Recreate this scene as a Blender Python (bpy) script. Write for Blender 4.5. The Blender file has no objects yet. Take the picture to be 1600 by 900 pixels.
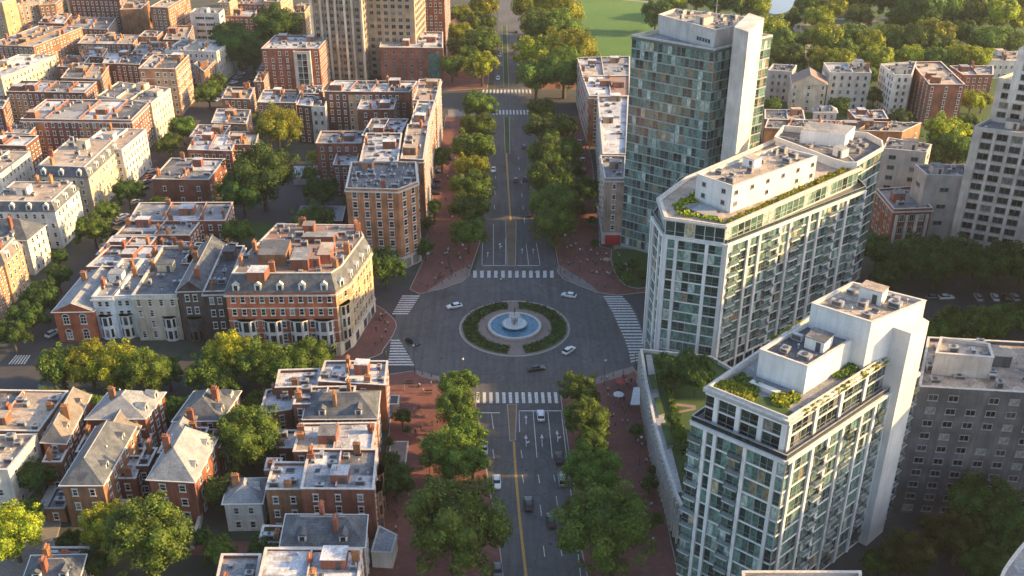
import bpy, bmesh, math, random
from mathutils import Vector, Matrix, Quaternion
from mathutils.bvhtree import BVHTree
sc = bpy.context.scene
col = sc.collection
R = math.radians
random.seed(7)
# ------------------------------------------------------------------ camera, sky, sun, exposure
CAM_H, PITCH, FPX = 145.0, R(28), 1600.0
cam = bpy.data.cameras.new('camera'); cam_o = bpy.data.objects.new('camera', cam); col.objects.link(cam_o)
cam_o.location = (0, 0, CAM_H); cam_o.rotation_euler = (R(90) - PITCH, 0, 0)
cam.sensor_width = 36; cam.lens = 36 * FPX / 1600; cam.clip_end = 9000; cam.clip_start = 1
sc.camera = cam_o
SUN_EL, SUN_AZ = R(21), R(2)           # azimuth counted from +x towards +y
w = bpy.data.worlds.new('World'); sc.world = w; w.use_nodes = True
nt = w.node_tree; bg = nt.nodes['Background']
sky = nt.nodes.new('ShaderNodeTexSky'); sky.sky_type = 'NISHITA'; sky.sun_disc = False
sky.sun_elevation = SUN_EL; sky.sun_rotation = R(90) - SUN_AZ; sky.air_density = 1.0; sky.dust_density = 2.0
nt.links.new(sky.outputs[0], bg.inputs[0]); bg.inputs[1].default_value = 0.15
sl = bpy.data.lights.new('sun', 'SUN'); sl.energy = 4.7; sl.angle = R(0.6); sl.color = (1.0, 0.63, 0.24)
so = bpy.data.objects.new('sun', sl); col.objects.link(so)
sd = Vector((math.cos(SUN_EL) * math.cos(SUN_AZ), math.cos(SUN_EL) * math.sin(SUN_AZ), math.sin(SUN_EL)))
so.rotation_euler = sd.to_track_quat('Z', 'Y').to_euler(); so.location = (300, 0, 300)
sc.view_settings.view_transform = 'Standard'; sc.view_settings.look = 'None'
sc.view_settings.exposure = 1.3; sc.view_settings.gamma = 1.0
sc.cycles.max_bounces = 6; sc.cycles.transparent_max_bounces = 4; sc.cycles.use_denoising = True

# ------------------------------------------------------------------ survey: measured image points to metres on the ground / at a height
SP, CP = math.sin(PITCH), math.cos(PITCH)
def U(x, y, h=0.0):
    u = (x - 800) / FPX; v = (y - 450) / FPX
    t = (CAM_H - h) / (SP + v * CP)
    return Vector((u * t, t * (CP - v * SP)))
def area2(p): return sum(p[i].x * p[(i + 1) % len(p)].y - p[(i + 1) % len(p)].x * p[i].y for i in range(len(p)))
def poly(pts, h=0.0):
    p = [U(x, y, h) for x, y in pts]
    if area2(p) < 0: p.reverse()
    return p
def inset(p, d):
    out = []; n = len(p)
    for i in range(n):
        a, b, c = p[i - 1], p[i], p[(i + 1) % n]
        e1 = (b - a).normalized(); e2 = (c - b).normalized()
        n1 = Vector((-e1.y, e1.x)); n2 = Vector((-e2.y, e2.x))
        m = (n1 + n2); m = m / max(0.3, m.length); k = d / max(0.45, m.dot(n1))
        out.append(b + m * k)
    return out
def centroid(p):
    c = Vector((0, 0))
    for q in p: c += q
    return c / len(p)

# ------------------------------------------------------------------ materials
MATS = {}
def nmat(name):
    m = bpy.data.materials.new(name); m.use_nodes = True
    return m, m.node_tree, m.node_tree.nodes['Principled BSDF']
def N(t, typ, **kw):
    n = t.nodes.new(typ)
    for k, v in kw.items():
        if k in n.inputs: n.inputs[k].default_value = v
        else: setattr(n, k, v)
    return n
def coords(t, space='Object', scale=(1, 1, 1)):
    tc = N(t, 'ShaderNodeTexCoord'); mp = N(t, 'ShaderNodeMapping'); mp.inputs['Scale'].default_value = scale
    t.links.new(tc.outputs[space], mp.inputs[0]); return mp.outputs[0]
def mixc(t, f, a, b, blend='MIX'):
    m = N(t, 'ShaderNodeMix', data_type='RGBA', blend_type=blend)
    for sock, v in ((m.inputs[0], f), (m.inputs[6], a), (m.inputs[7], b)):
        if isinstance(v, bpy.types.NodeSocket): t.links.new(v, sock)
        elif isinstance(v, (int, float)): sock.default_value = v
        else: sock.default_value = (*v[:3], 1)
    return m.outputs[2]
def ramp(t, fac, stops, interp='LINEAR'):
    r = N(t, 'ShaderNodeValToRGB'); cr = r.color_ramp; cr.interpolation = interp
    while len(cr.elements) > 1: cr.elements.remove(cr.elements[-1])
    for i, (p, c) in enumerate(stops):
        e = cr.elements[0] if i == 0 else cr.elements.new(p)
        e.position = p; e.color = (*c, 1) if len(c) == 3 else c
    t.links.new(fac, r.inputs[0]); return r.outputs[0]
def math_(t, op, a, b=None):
    m = N(t, 'ShaderNodeMath', operation=op)
    for i, v in enumerate((a, b)):
        if v is None: continue
        if isinstance(v, bpy.types.NodeSocket): t.links.new(v, m.inputs[i])
        else: m.inputs[i].default_value = v
    return m.outputs[0]
def g(v): return (v, v, v)
def wallmat(name, c, rough=0.85, var=0.35, course=0.0):
    if name in MATS: return MATS[name]
    m, t, b = nmat(name)
    co = coords(t); L = t.links
    n1 = N(t, 'ShaderNodeTexNoise', Scale=0.22, Detail=5.0); L.new(co, n1.inputs[0])
    st = coords(t, scale=(1.3, 1.3, 0.12)); n2 = N(t, 'ShaderNodeTexNoise', Scale=1.0, Detail=4.0); L.new(st, n2.inputs[0])
    n3 = N(t, 'ShaderNodeTexNoise', Scale=6.0, Detail=3.0); L.new(co, n3.inputs[0])
    f1 = ramp(t, n1.outputs[0], [(0.32, g(1 - var * 1.25)), (0.66, g(1 + var * 0.6))])
    f2 = ramp(t, n2.outputs[0], [(0.3, g(1 - var * 0.8)), (0.65, g(1.1))])
    f3 = ramp(t, n3.outputs[0], [(0.3, g(1 - var * 0.7)), (0.7, g(1.15))])
    o = mixc(t, 1.0, c, f1, 'MULTIPLY'); o = mixc(t, 1.0, o, f2, 'MULTIPLY'); o = mixc(t, 1.0, o, f3, 'MULTIPLY')
    if course:
        sz = N(t, 'ShaderNodeSeparateXYZ'); L.new(co, sz.inputs[0])
        fr = math_(t, 'FRACT', math_(t, 'MULTIPLY', sz.outputs[2], 1 / course))
        ln = ramp(t, fr, [(0.0, g(0.78)), (0.08, g(0.8)), (0.14, g(1.0))]); o = mixc(t, 1.0, o, ln, 'MULTIPLY')
    oi = N(t, 'ShaderNodeObjectInfo')
    hs = N(t, 'ShaderNodeHueSaturation'); L.new(o, hs.inputs['Color'])
    L.new(math_(t, 'ADD', math_(t, 'MULTIPLY', oi.outputs['Random'], 0.3), 0.85), hs.inputs['Value'])
    L.new(hs.outputs[0], b.inputs['Base Color']); b.inputs['Roughness'].default_value = rough
    bp = N(t, 'ShaderNodeBump', Strength=0.3, Distance=0.05); L.new(n3.outputs[0], bp.inputs['Height']); L.new(bp.outputs[0], b.inputs['Normal'])
    MATS[name] = m; return m
def roofmat(name, c1, c2, c3, rough=0.8):
    if name in MATS: return MATS[name]
    m, t, b = nmat(name); co = coords(t); L = t.links
    oi = N(t, 'ShaderNodeObjectInfo')
    va = N(t, 'ShaderNodeVectorMath', operation='ADD'); L.new(co, va.inputs[0])
    cx = N(t, 'ShaderNodeCombineXYZ'); L.new(math_(t, 'MULTIPLY', oi.outputs['Random'], 90.0), cx.inputs[0]); L.new(cx.outputs[0], va.inputs[1])
    co = va.outputs[0]
    vo = N(t, 'ShaderNodeTexVoronoi', Scale=0.16, distance='CHEBYCHEV'); L.new(co, vo.inputs['Vector'])
    n1 = N(t, 'ShaderNodeTexNoise', Scale=0.35, Detail=6.0, Roughness=0.65); L.new(co, n1.inputs[0])
    n2 = N(t, 'ShaderNodeTexNoise', Scale=2.2, Detail=5.0); L.new(co, n2.inputs[0])
    sv = N(t, 'ShaderNodeSeparateColor'); L.new(vo.outputs['Color'], sv.inputs[0])
    o = mixc(t, ramp(t, sv.outputs[0], [(0.35, g(0)), (0.62, g(1))]), c1, c2)
    o = mixc(t, ramp(t, n1.outputs[0], [(0.5, g(0)), (0.68, g(0.85))]), o, c3)
    o = mixc(t, 1.0, o, ramp(t, n2.outputs[0], [(0.3, g(0.68)), (0.65, g(1.12))]), 'MULTIPLY')
    br = N(t, 'ShaderNodeTexBrick', Scale=0.45, offset=0.0); br.inputs['Color1'].default_value = (1, 1, 1, 1); br.inputs['Color2'].default_value = (0.92, 0.92, 0.92, 1)
    br.inputs['Mortar'].default_value = (0.6, 0.6, 0.6, 1); br.inputs['Mortar Size'].default_value = 0.012; L.new(co, br.inputs['Vector'])
    o = mixc(t, 0.7, o, br.outputs[0], 'MULTIPLY')
    L.new(o, b.inputs['Base Color']); b.inputs['Roughness'].default_value = rough
    MATS[name] = m; return m
def slatemat(name, c, c2):
    if name in MATS: return MATS[name]
    m, t, b = nmat(name); co = coords(t); L = t.links
    n1 = N(t, 'ShaderNodeTexNoise', Scale=0.5, Detail=6.0, Roughness=0.7); L.new(co, n1.inputs[0])
    n2 = N(t, 'ShaderNodeTexNoise', Scale=5.0, Detail=3.0); L.new(co, n2.inputs[0])
    sz = N(t, 'ShaderNodeSeparateXYZ'); L.new(co, sz.inputs[0])
    fr = math_(t, 'FRACT', math_(t, 'MULTIPLY', sz.outputs[2], 3.0))
    o = mixc(t, ramp(t, n1.outputs[0], [(0.42, g(0)), (0.62, g(1))]), c, c2)
    o = mixc(t, 1.0, o, ramp(t, n2.outputs[0], [(0.3, g(0.7)), (0.7, g(1.25))]), 'MULTIPLY')
    o = mixc(t, 1.0, o, ramp(t, fr, [(0, g(0.7)), (0.25, g(1))]), 'MULTIPLY')
    L.new(o, b.inputs['Base Color']); b.inputs['Roughness'].default_value = 0.7
    MATS[name] = m; return m
def flat(name, c, rough=0.6, metal=0.0, noise=0.25, scale=1.5):
    if name in MATS: return MATS[name]
    m, t, b = nmat(name); co = coords(t)
    n1 = N(t, 'ShaderNodeTexNoise', Scale=scale, Detail=5.0); t.links.new(co, n1.inputs[0])
    o = mixc(t, 1.0, c, ramp(t, n1.outputs[0], [(0.3, g(1 - noise)), (0.7, g(1 + noise * 0.4))]), 'MULTIPLY')
    t.links.new(o, b.inputs['Base Color']); b.inputs['Roughness'].default_value = rough; b.inputs['Metallic'].default_value = metal
    MATS[name] = m; return m
def glassmat(name, stops, rough=0.1):
    if name in MATS: return MATS[name]
    m, t, b = nmat(name); L = t.links
    oi = N(t, 'ShaderNodeObjectInfo'); ge = N(t, 'ShaderNodeNewGeometry')
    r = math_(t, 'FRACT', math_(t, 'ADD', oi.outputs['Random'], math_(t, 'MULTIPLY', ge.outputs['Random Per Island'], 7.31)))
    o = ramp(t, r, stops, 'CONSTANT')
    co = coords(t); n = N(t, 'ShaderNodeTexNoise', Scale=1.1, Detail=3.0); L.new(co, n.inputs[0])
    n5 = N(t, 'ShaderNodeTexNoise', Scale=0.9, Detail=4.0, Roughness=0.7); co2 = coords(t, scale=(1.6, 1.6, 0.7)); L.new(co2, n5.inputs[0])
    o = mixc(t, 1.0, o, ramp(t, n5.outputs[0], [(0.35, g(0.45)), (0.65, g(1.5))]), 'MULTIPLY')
    L.new(o, b.inputs['Base Color']); b.inputs['Roughness'].default_value = rough; b.inputs['IOR'].default_value = 1.6
    bp = N(t, 'ShaderNodeBump', Strength=0.15, Distance=0.15); L.new(n.outputs[0], bp.inputs['Height']); L.new(bp.outputs[0], b.inputs['Normal'])
    MATS[name] = m; return m
def leafmat(name, c1, c2, c3):
    if name in MATS: return MATS[name]
    m, t, b = nmat(name); L = t.links
    ge = N(t, 'ShaderNodeNewGeometry'); oi = N(t, 'ShaderNodeObjectInfo')
    co = coords(t); n = N(t, 'ShaderNodeTexNoise', Scale=2.4, Detail=3.0); L.new(co, n.inputs[0])
    o = ramp(t, ge.outputs['Random Per Island'], [(0.0, c1), (0.55, c2), (1.0, c3)])
    o = mixc(t, 1.0, o, ramp(t, n.outputs[0], [(0.35, g(0.6)), (0.65, g(1.3))]), 'MULTIPLY')
    hs = N(t, 'ShaderNodeHueSaturation'); L.new(o, hs.inputs['Color'])
    L.new(math_(t, 'ADD', math_(t, 'MULTIPLY', oi.outputs['Random'], 0.5), 0.75), hs.inputs['Value'])
    L.new(math_(t, 'ADD', math_(t, 'MULTIPLY', oi.outputs['Random'], 0.03), 0.485), hs.inputs['Hue'])
    L.new(hs.outputs[0], b.inputs['Base Color']); b.inputs['Roughness'].default_value = 0.65
    b.inputs['Specular IOR Level'].default_value = 0.25
    tr = N(t, 'ShaderNodeBsdfTranslucent'); L.new(hs.outputs[0], tr.inputs[0])
    mx = N(t, 'ShaderNodeMixShader'); mx.inputs[0].default_value = 0.3
    L.new(b.outputs[0], mx.inputs[1]); L.new(tr.outputs[0], mx.inputs[2]); L.new(mx.outputs[0], t.nodes['Material Output'].inputs[0])
    MATS[name] = m; return m

brick = wallmat('red_brick', (0.28, 0.10, 0.062), course=0.0)
brickrd = wallmat('bright_red_brick', (0.40, 0.115, 0.055))
brickdk = wallmat('dark_brick', (0.19, 0.075, 0.05))
brickbr = wallmat('brown_brick', (0.30, 0.15, 0.08))
orange = wallmat('orange_brick', (0.42, 0.19, 0.085))
tan = wallmat('tan_stucco', (0.42, 0.28, 0.16), var=0.25)
cream = wallmat('cream_stone', (0.62, 0.52, 0.38), var=0.25)
white = wallmat('white_stone', (0.62, 0.58, 0.52), var=0.2)
paleblue = wallmat('pale_painted_brick', (0.66, 0.69, 0.70), var=0.2)
brownst = wallmat('dark_brownstone', (0.10, 0.07, 0.06))
greybr = wallmat('grey_brick', (0.13, 0.125, 0.13), course=0.4)
concrete = wallmat('concrete', (0.48, 0.44, 0.40), var=0.18)
panel = wallmat('white_panel', (0.66, 0.65, 0.63), var=0.1)
taupe = wallmat('taupe_brick', (0.36, 0.27, 0.20))
stonewall = wallmat('streaked_limestone', (0.64, 0.63, 0.62), var=0.5)
rwhite = roofmat('white_roof', (0.62, 0.63, 0.66), (0.42, 0.44, 0.48), (0.18, 0.17, 0.17))
rwarm = roofmat('warm_gravel_roof', (0.50, 0.42, 0.34), (0.38, 0.31, 0.25), (0.20, 0.15, 0.12))
rdark = roofmat('tar_roof', (0.10, 0.105, 0.12), (0.20, 0.20, 0.21), (0.05, 0.05, 0.055))
rterra = roofmat('clay_coloured_roof', (0.36, 0.20, 0.14), (0.24, 0.20, 0.18), (0.22, 0.14, 0.11))
rgrey = roofmat('grey_roof', (0.30, 0.31, 0.33), (0.20, 0.21, 0.23), (0.42, 0.40, 0.38))
slate = slatemat('dark_slate', (0.06, 0.07, 0.085), (0.13, 0.14, 0.155))
slatel = slatemat('grey_slate', (0.20, 0.215, 0.235), (0.32, 0.325, 0.33))
slateb = slatemat('brown_slate', (0.23, 0.19, 0.155), (0.13, 0.125, 0.12))
coping = flat('stone_coping', (0.55, 0.52, 0.48), 0.8)
copdk = flat('dark_coping', (0.16, 0.15, 0.15), 0.8)
trimw = flat('white_trim', (0.66, 0.64, 0.60), 0.6, noise=0.15)
trimg = flat('grey_trim', (0.30, 0.30, 0.30), 0.6)
hvac = flat('galvanised_metal', (0.42, 0.42, 0.43), 0.45, 0.4, 0.3)
hvacd = flat('dark_louvre', (0.07, 0.07, 0.08), 0.6)
potm = flat('clay_pot', (0.40, 0.17, 0.08), 0.8)
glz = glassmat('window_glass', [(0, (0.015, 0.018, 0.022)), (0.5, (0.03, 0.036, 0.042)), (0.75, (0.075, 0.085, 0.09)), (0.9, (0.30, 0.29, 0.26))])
gteal = glassmat('teal_glass', [(0, (0.02, 0.05, 0.048)), (0.2, (0.075, 0.155, 0.13)), (0.45, (0.15, 0.275, 0.235)), (0.64, (0.035, 0.075, 0.07)), (0.76, (0.40, 0.50, 0.45)), (0.86, (0.10, 0.18, 0.15)), (0.94, (0.24, 0.20, 0.12)), (0.975, (0.50, 0.44, 0.28))], 0.06)  # tan and gold tints paint warm reflections onto a few panes
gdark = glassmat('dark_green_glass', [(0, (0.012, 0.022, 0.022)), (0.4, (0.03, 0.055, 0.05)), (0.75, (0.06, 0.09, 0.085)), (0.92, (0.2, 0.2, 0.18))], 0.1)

# ------------------------------------------------------------------ mesh collecting
class MB:
    def __init__(s): s.v = []; s.f = []; s.m = []; s.mats = []
    def mi(s, mat):
        if mat not in s.mats: s.mats.append(mat)
        return s.mats.index(mat)
    def face(s, pts, mat):
        i = len(s.v); s.v += [tuple(p) for p in pts]; s.f.append(tuple(range(i, i + len(pts)))); s.m.append(s.mi(mat))
    def box(s, c, d, mat, M=None):
        x, y, z = d[0] / 2, d[1] / 2, d[2] / 2; i = len(s.v); k = s.mi(mat)
        for sx, sy, sz in ((-1,-1,-1),(1,-1,-1),(1,1,-1),(-1,1,-1),(-1,-1,1),(1,-1,1),(1,1,1),(-1,1,1)):
            p = Vector((c[0] + sx * x, c[1] + sy * y, c[2] + sz * z))
            s.v.append(tuple(M @ p if M else p))
        for f in ((3,2,1,0),(4,5,6,7),(0,1,5,4),(1,2,6,5),(2,3,7,6),(3,0,4,7)): s.f.append(tuple(i + q for q in f)); s.m.append(k)
    def prism(s, p, z0, z1, mat, top=None, bottom=True, p1=None):
        n = len(p); q = p1 or p; i = len(s.v); k = s.mi(mat)
        s.v += [(a[0], a[1], z0) for a in p] + [(a[0], a[1], z1) for a in q]
        for j in range(n): s.f.append((i + j, i + (j + 1) % n, i + n + (j + 1) % n, i + n + j)); s.m.append(k)
        if top is not False: s.f.append(tuple(i + n + j for j in range(n))); s.m.append(s.mi(top) if top else k)
        if bottom: s.f.append(tuple(i + j for j in reversed(range(n)))); s.m.append(k)
    def ring(s, p, d0, d1, z0, z1, mat):
        a = inset(p, d0); b = inset(p, d1); n = len(p); i = len(s.v); k = s.mi(mat)
        for r_, z in ((a, z0), (a, z1), (b, z1), (b, z0)): s.v += [(q[0], q[1], z) for q in r_]
        for j in range(n):
            jn = (j + 1) % n
            for r0 in range(4):
                r1 = (r0 + 1) % 4
                s.f.append((i + r0 * n + j, i + r0 * n + jn, i + r1 * n + jn, i + r1 * n + j)); s.m.append(k)
    def cyl(s, c, r, z0, z1, mat, n=12, r2=None, cap=True):
        a = [(c[0] + r * math.cos(6.2832 * i / n), c[1] + r * math.sin(6.2832 * i / n)) for i in range(n)]
        r2 = r if r2 is None else r2
        b = [(c[0] + r2 * math.cos(6.2832 * i / n), c[1] + r2 * math.sin(6.2832 * i / n)) for i in range(n)]
        s.prism(a, z0, z1, mat, p1=b)
    def bar(s, a, b, r, mat, n=6, r2=None):
        a = Vector(a); b = Vector(b); d = b - a
        M = Matrix.Translation(a) @ d.to_track_quat('Z', 'Y').to_matrix().to_4x4()
        i = len(s.v); k = s.mi(mat); r2 = r if r2 is None else r2
        for z, rr in ((0, r), (d.length, r2)):
            for q in range(n): s.v.append(tuple(M @ Vector((rr * math.cos(6.2832 * q / n), rr * math.sin(6.2832 * q / n), z))))
        for q in range(n): s.f.append((i + q, i + (q + 1) % n, i + n + (q + 1) % n, i + n + q)); s.m.append(k)
        s.f.append(tuple(i + n + q for q in range(n))); s.m.append(k)
    def lathe(s, prof, mat, n=24, c=(0, 0)):
        i = len(s.v); k = s.mi(mat)
        for r_, z in prof: s.v += [(c[0] + r_ * math.cos(6.2832 * q / n), c[1] + r_ * math.sin(6.2832 * q / n), z) for q in range(n)]
        for a in range(len(prof) - 1):
            for q in range(n): s.f.append((i + a * n + q, i + a * n + (q + 1) % n, i + (a + 1) * n + (q + 1) % n, i + (a + 1) * n + q)); s.m.append(k)
    def mesh(s, name):
        me = bpy.data.meshes.new(name); me.from_pydata(s.v, [], s.f)
        for m in s.mats: me.materials.append(m)
        me.polygons.foreach_set('material_index', s.m); me.update(); return me
    def build(s, name, parent=None, loc=None):
        o = bpy.data.objects.new(name, s.mesh(name)); col.objects.link(o)
        if parent: o.parent = parent
        if loc is not None: o.location = loc
        return o
def tag(o, label=None, cat=None, group=None, kind=None):
    if label: o['label'] = label
    if cat: o['category'] = cat
    if group: o['group'] = group
    if kind: o['kind'] = kind
    return o
def empty(name, loc=(0, 0, 0), rz=0):
    o = bpy.data.objects.new(name, None); col.objects.link(o); o.location = loc; o.rotation_euler.z = rz; o.empty_display_size = 0.5; return o
def inst(name, me, parent, M):
    o = bpy.data.objects.new(name, me); col.objects.link(o); o.parent = parent; o.matrix_local = M; return o
def copy_tree(o, parent=None):
    c = o.copy(); col.objects.link(c)
    if parent: c.parent = parent
    for ch in KIDS.get(o.name, []): copy_tree(ch, c)
    return c
KIDS = {}
def learn(o, *kids): KIDS.setdefault(o.name, []).extend(kids)
def Y3(p, z): return Vector((p.x, p.y, z))
# ------------------------------------------------------------------ setting: ground, roads, pavements
def groundmat(name, c1, c2, c3, s1=0.05, s2=0.6, rough=0.95, lines=None):
    m, t, b = nmat(name); co = coords(t); L = t.links
    n1 = N(t, 'ShaderNodeTexNoise', Scale=s1, Detail=6.0, Roughness=0.6); L.new(co, n1.inputs[0])
    n2 = N(t, 'ShaderNodeTexNoise', Scale=s2, Detail=6.0, Roughness=0.7); L.new(co, n2.inputs[0])
    n3 = N(t, 'ShaderNodeTexNoise', Scale=7.0, Detail=3.0); L.new(co, n3.inputs[0])
    o = mixc(t, ramp(t, n1.outputs[0], [(0.4, g(0)), (0.6, g(1))]), c1, c2)
    o = mixc(t, ramp(t, n2.outputs[0], [(0.5, g(0)), (0.7, g(0.8))]), o, c3)
    o = mixc(t, 1.0, o, ramp(t, n3.outputs[0], [(0.3, g(0.75)), (0.7, g(1.15))]), 'MULTIPLY')
    if lines:
        br = N(t, 'ShaderNodeTexBrick', Scale=lines); br.inputs['Color1'].default_value = (1, 1, 1, 1); br.inputs['Color2'].default_value = (0.8, 0.8, 0.8, 1)
        br.inputs['Mortar'].default_value = (0.55, 0.55, 0.55, 1); br.inputs['Mortar Size'].default_value = 0.03; L.new(co, br.inputs['Vector'])
        o = mixc(t, 0.8, o, br.outputs[0], 'MULTIPLY')
    L.new(o, b.inputs['Base Color']); b.inputs['Roughness'].default_value = rough
    return m
m_ground = groundmat('courtyard_ground', (0.045, 0.055, 0.035), (0.075, 0.07, 0.062), (0.03, 0.05, 0.018), 0.08, 0.35)
m_asph = groundmat('asphalt', (0.105, 0.103, 0.104), (0.085, 0.084, 0.086), (0.13, 0.127, 0.126), 0.07, 0.5, 0.8)
def asphalt_detail(m):
    t = m.node_tree; L = t.links; b = t.nodes['Principled BSDF']; src = b.inputs['Base Color'].links[0].from_socket; co = coords(t)
    v = N(t, 'ShaderNodeTexVoronoi', Scale=0.09, distance='MANHATTAN'); L.new(co, v.inputs['Vector']); s = N(t, 'ShaderNodeSeparateColor'); L.new(v.outputs['Color'], s.inputs[0])
    o = mixc(t, 1.0, src, ramp(t, s.outputs[0], [(0.0, g(0.86)), (0.25, g(1.0)), (0.8, g(1.0)), (0.82, g(1.09))]), 'MULTIPLY')
    e = N(t, 'ShaderNodeTexVoronoi', Scale=0.13, feature='DISTANCE_TO_EDGE'); n = N(t, 'ShaderNodeTexNoise', Scale=0.8, Detail=4.0); L.new(co, n.inputs[0])
    va = N(t, 'ShaderNodeVectorMath', operation='ADD'); L.new(co, va.inputs[0]); L.new(n.outputs['Color'], va.inputs[1]); L.new(va.outputs[0], e.inputs['Vector'])
    o = mixc(t, 1.0, o, ramp(t, e.outputs['Distance'], [(0.0, g(0.74)), (0.012, g(0.82)), (0.025, g(1.0))]), 'MULTIPLY')
    st = N(t, 'ShaderNodeTexNoise', Scale=1.0, Detail=4.0); L.new(coords(t, scale=(0.9, 0.05, 1)), st.inputs[0]); o = mixc(t, 1.0, o, ramp(t, st.outputs[0], [(0.35, g(0.82)), (0.65, g(1.1))]), 'MULTIPLY')
    L.new(o, b.inputs['Base Color'])
asphalt_detail(m_asph)
m_street = groundmat('street_asphalt', (0.05, 0.052, 0.058), (0.062, 0.06, 0.06), (0.04, 0.04, 0.045), 0.07, 0.5, 0.85)
m_brickp = groundmat('brick_paving', (0.225, 0.085, 0.068), (0.165, 0.068, 0.058), (0.27, 0.135, 0.11), 0.12, 0.7, 0.85, 0.8)
m_pink = groundmat('pink_granite_paving', (0.30, 0.23, 0.20), (0.25, 0.19, 0.17), (0.36, 0.29, 0.25), 0.2, 0.8, 0.8, 1.2)
m_conc = groundmat('concrete_paving', (0.26, 0.24, 0.22), (0.20, 0.19, 0.18), (0.32, 0.30, 0.27), 0.2, 0.8, 0.85, 0.6)
m_grass = groundmat('grass', (0.035, 0.075, 0.016), (0.05, 0.095, 0.02), (0.028, 0.055, 0.014), 0.08, 0.7)
m_lawn = groundmat('lawn', (0.06, 0.15, 0.02), (0.085, 0.175, 0.025), (0.045, 0.11, 0.016), 0.03, 0.3)
m_soil = groundmat('path_gravel', (0.30, 0.26, 0.21), (0.24, 0.21, 0.17), (0.34, 0.30, 0.25), 0.1, 0.8)
m_paint = flat('road_paint_white', (0.62, 0.62, 0.60), 0.7, noise=0.55, scale=2.5)
m_yel = flat('road_paint_yellow', (0.50, 0.28, 0.06), 0.7, noise=0.4, scale=2.5)
m_med = groundmat('median_paving', (0.20, 0.14, 0.09), (0.15, 0.11, 0.08), (0.26, 0.18, 0.10), 0.2, 0.8)
m_kerb = flat('granite_kerb', (0.36, 0.33, 0.30), 0.8)
m_water = flat('pond_water', (0.16, 0.20, 0.24), 0.1, 0.0, 0.2, 0.05)
def sheet(name, p, z, mat):
    m = MB(); m.face([(q.x, q.y, 0) for q in p], mat); o = m.build(name, None, (0, 0, z)); tag(o, kind='structure'); return o
def psheet(name, pts, z, mat): return sheet(name, poly(pts), z, mat)
def pave(name, pts, mat, z=0.13):
    p = poly(pts); m = MB(); m.prism(p, 0, z, m_kerb, top=m_kerb, bottom=False); m.face([(q.x, q.y, z + 0.004) for q in inset(p, 0.22)], mat)
    o = m.build(name); tag(o, kind='structure'); return o
def smooth(pts, closed=True, k=6):
    out = []; n = len(pts); rng = range(n if closed else n - 1)
    for i in rng:
        p0, p1, p2, p3 = [Vector(pts[(i + j) % n] if closed else pts[min(n - 1, max(0, i + j))]) for j in (-1, 0, 1, 2)]
        for s_ in range(k):
            t = s_ / k
            out.append(0.5 * ((2 * p1) + (-p0 + p2) * t + (2 * p0 - 5 * p1 + 4 * p2 - p3) * t * t + (-p0 + 3 * p1 - 3 * p2 + p3) * t ** 3))
    if not closed: out.append(Vector(pts[-1]))
    return [(q.x, q.y) for q in out]
sheet('ground', [Vector(a) for a in ((-3500, -800), (3500, -800), (3500, 6000), (-3500, 6000))], 0, m_ground)
psheet('park_grass', [(990, 125), (870, 60), (868, -150), (2300, -150), (2300, 140), (1400, 250)], 0.006, m_grass)
psheet('park_lawn', [(905, 96), (868, 40), (868, 6), (905, -2), (1012, 3), (1040, 12), (1040, 96)], 0.012, m_lawn)
psheet('pond', smooth([(1190, -14), (1240, -16), (1238, 10), (1222, 21), (1200, 18)]), 0.012, m_water)
def band(name, pts, wid, z, mat, sm=True):
    q = smooth(pts, False) if sm else pts; c = [U(x, y) for x, y in q]; lft = []; rgt = []
    for i, a in enumerate(c):
        d = (c[min(i + 1, len(c) - 1)] - c[max(i - 1, 0)]).normalized(); nn = Vector((-d.y, d.x)) * wid / 2
        lft.append(a + nn); rgt.append(a - nn)
    m = MB()
    for i in range(len(c) - 1): m.face([(rgt[i].x, rgt[i].y, 0), (rgt[i + 1].x, rgt[i + 1].y, 0), (lft[i + 1].x, lft[i + 1].y, 0), (lft[i].x, lft[i].y, 0)], mat)
    o = m.build(name, None, (0, 0, z)); tag(o, kind='structure'); return o
hz_m = bpy.data.materials.new('haze'); hz_m.use_nodes = True; ht = hz_m.node_tree; ht.nodes.remove(ht.nodes['Principled BSDF'])
hv = N(ht, 'ShaderNodeVolumePrincipled'); hv.inputs['Color'].default_value = (0.93, 0.94, 0.96, 1); hv.inputs['Density'].default_value = 0.00006; hv.inputs['Anisotropy'].default_value = 0.2
ht.links.new(hv.outputs[0], ht.nodes['Material Output'].inputs['Volume'])
hm = MB(); hm.box((0, 700, 84), (2600, 2000, 172), hz_m); tag(hm.build('haze'), kind='stuff')
band('park_path', [(1268, 120), (1266, 90), (1262, 65), (1245, 40), (1290, 40), (1340, 38), (1380, 28), (1425, 27), (1500, 20)], 5, 0.018, m_soil)
band('park_path', [(1160, 30), (1200, 26), (1245, 27), (1320, 30)], 4, 0.02, m_soil)
band('park_path', [(860, 5), (905, -3), (1012, 3), (1060, 18)], 3, 0.02, m_soil)
band('park_path', [(860, 60), (884, 35), (900, -5)], 3, 0.022, m_soil)
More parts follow.
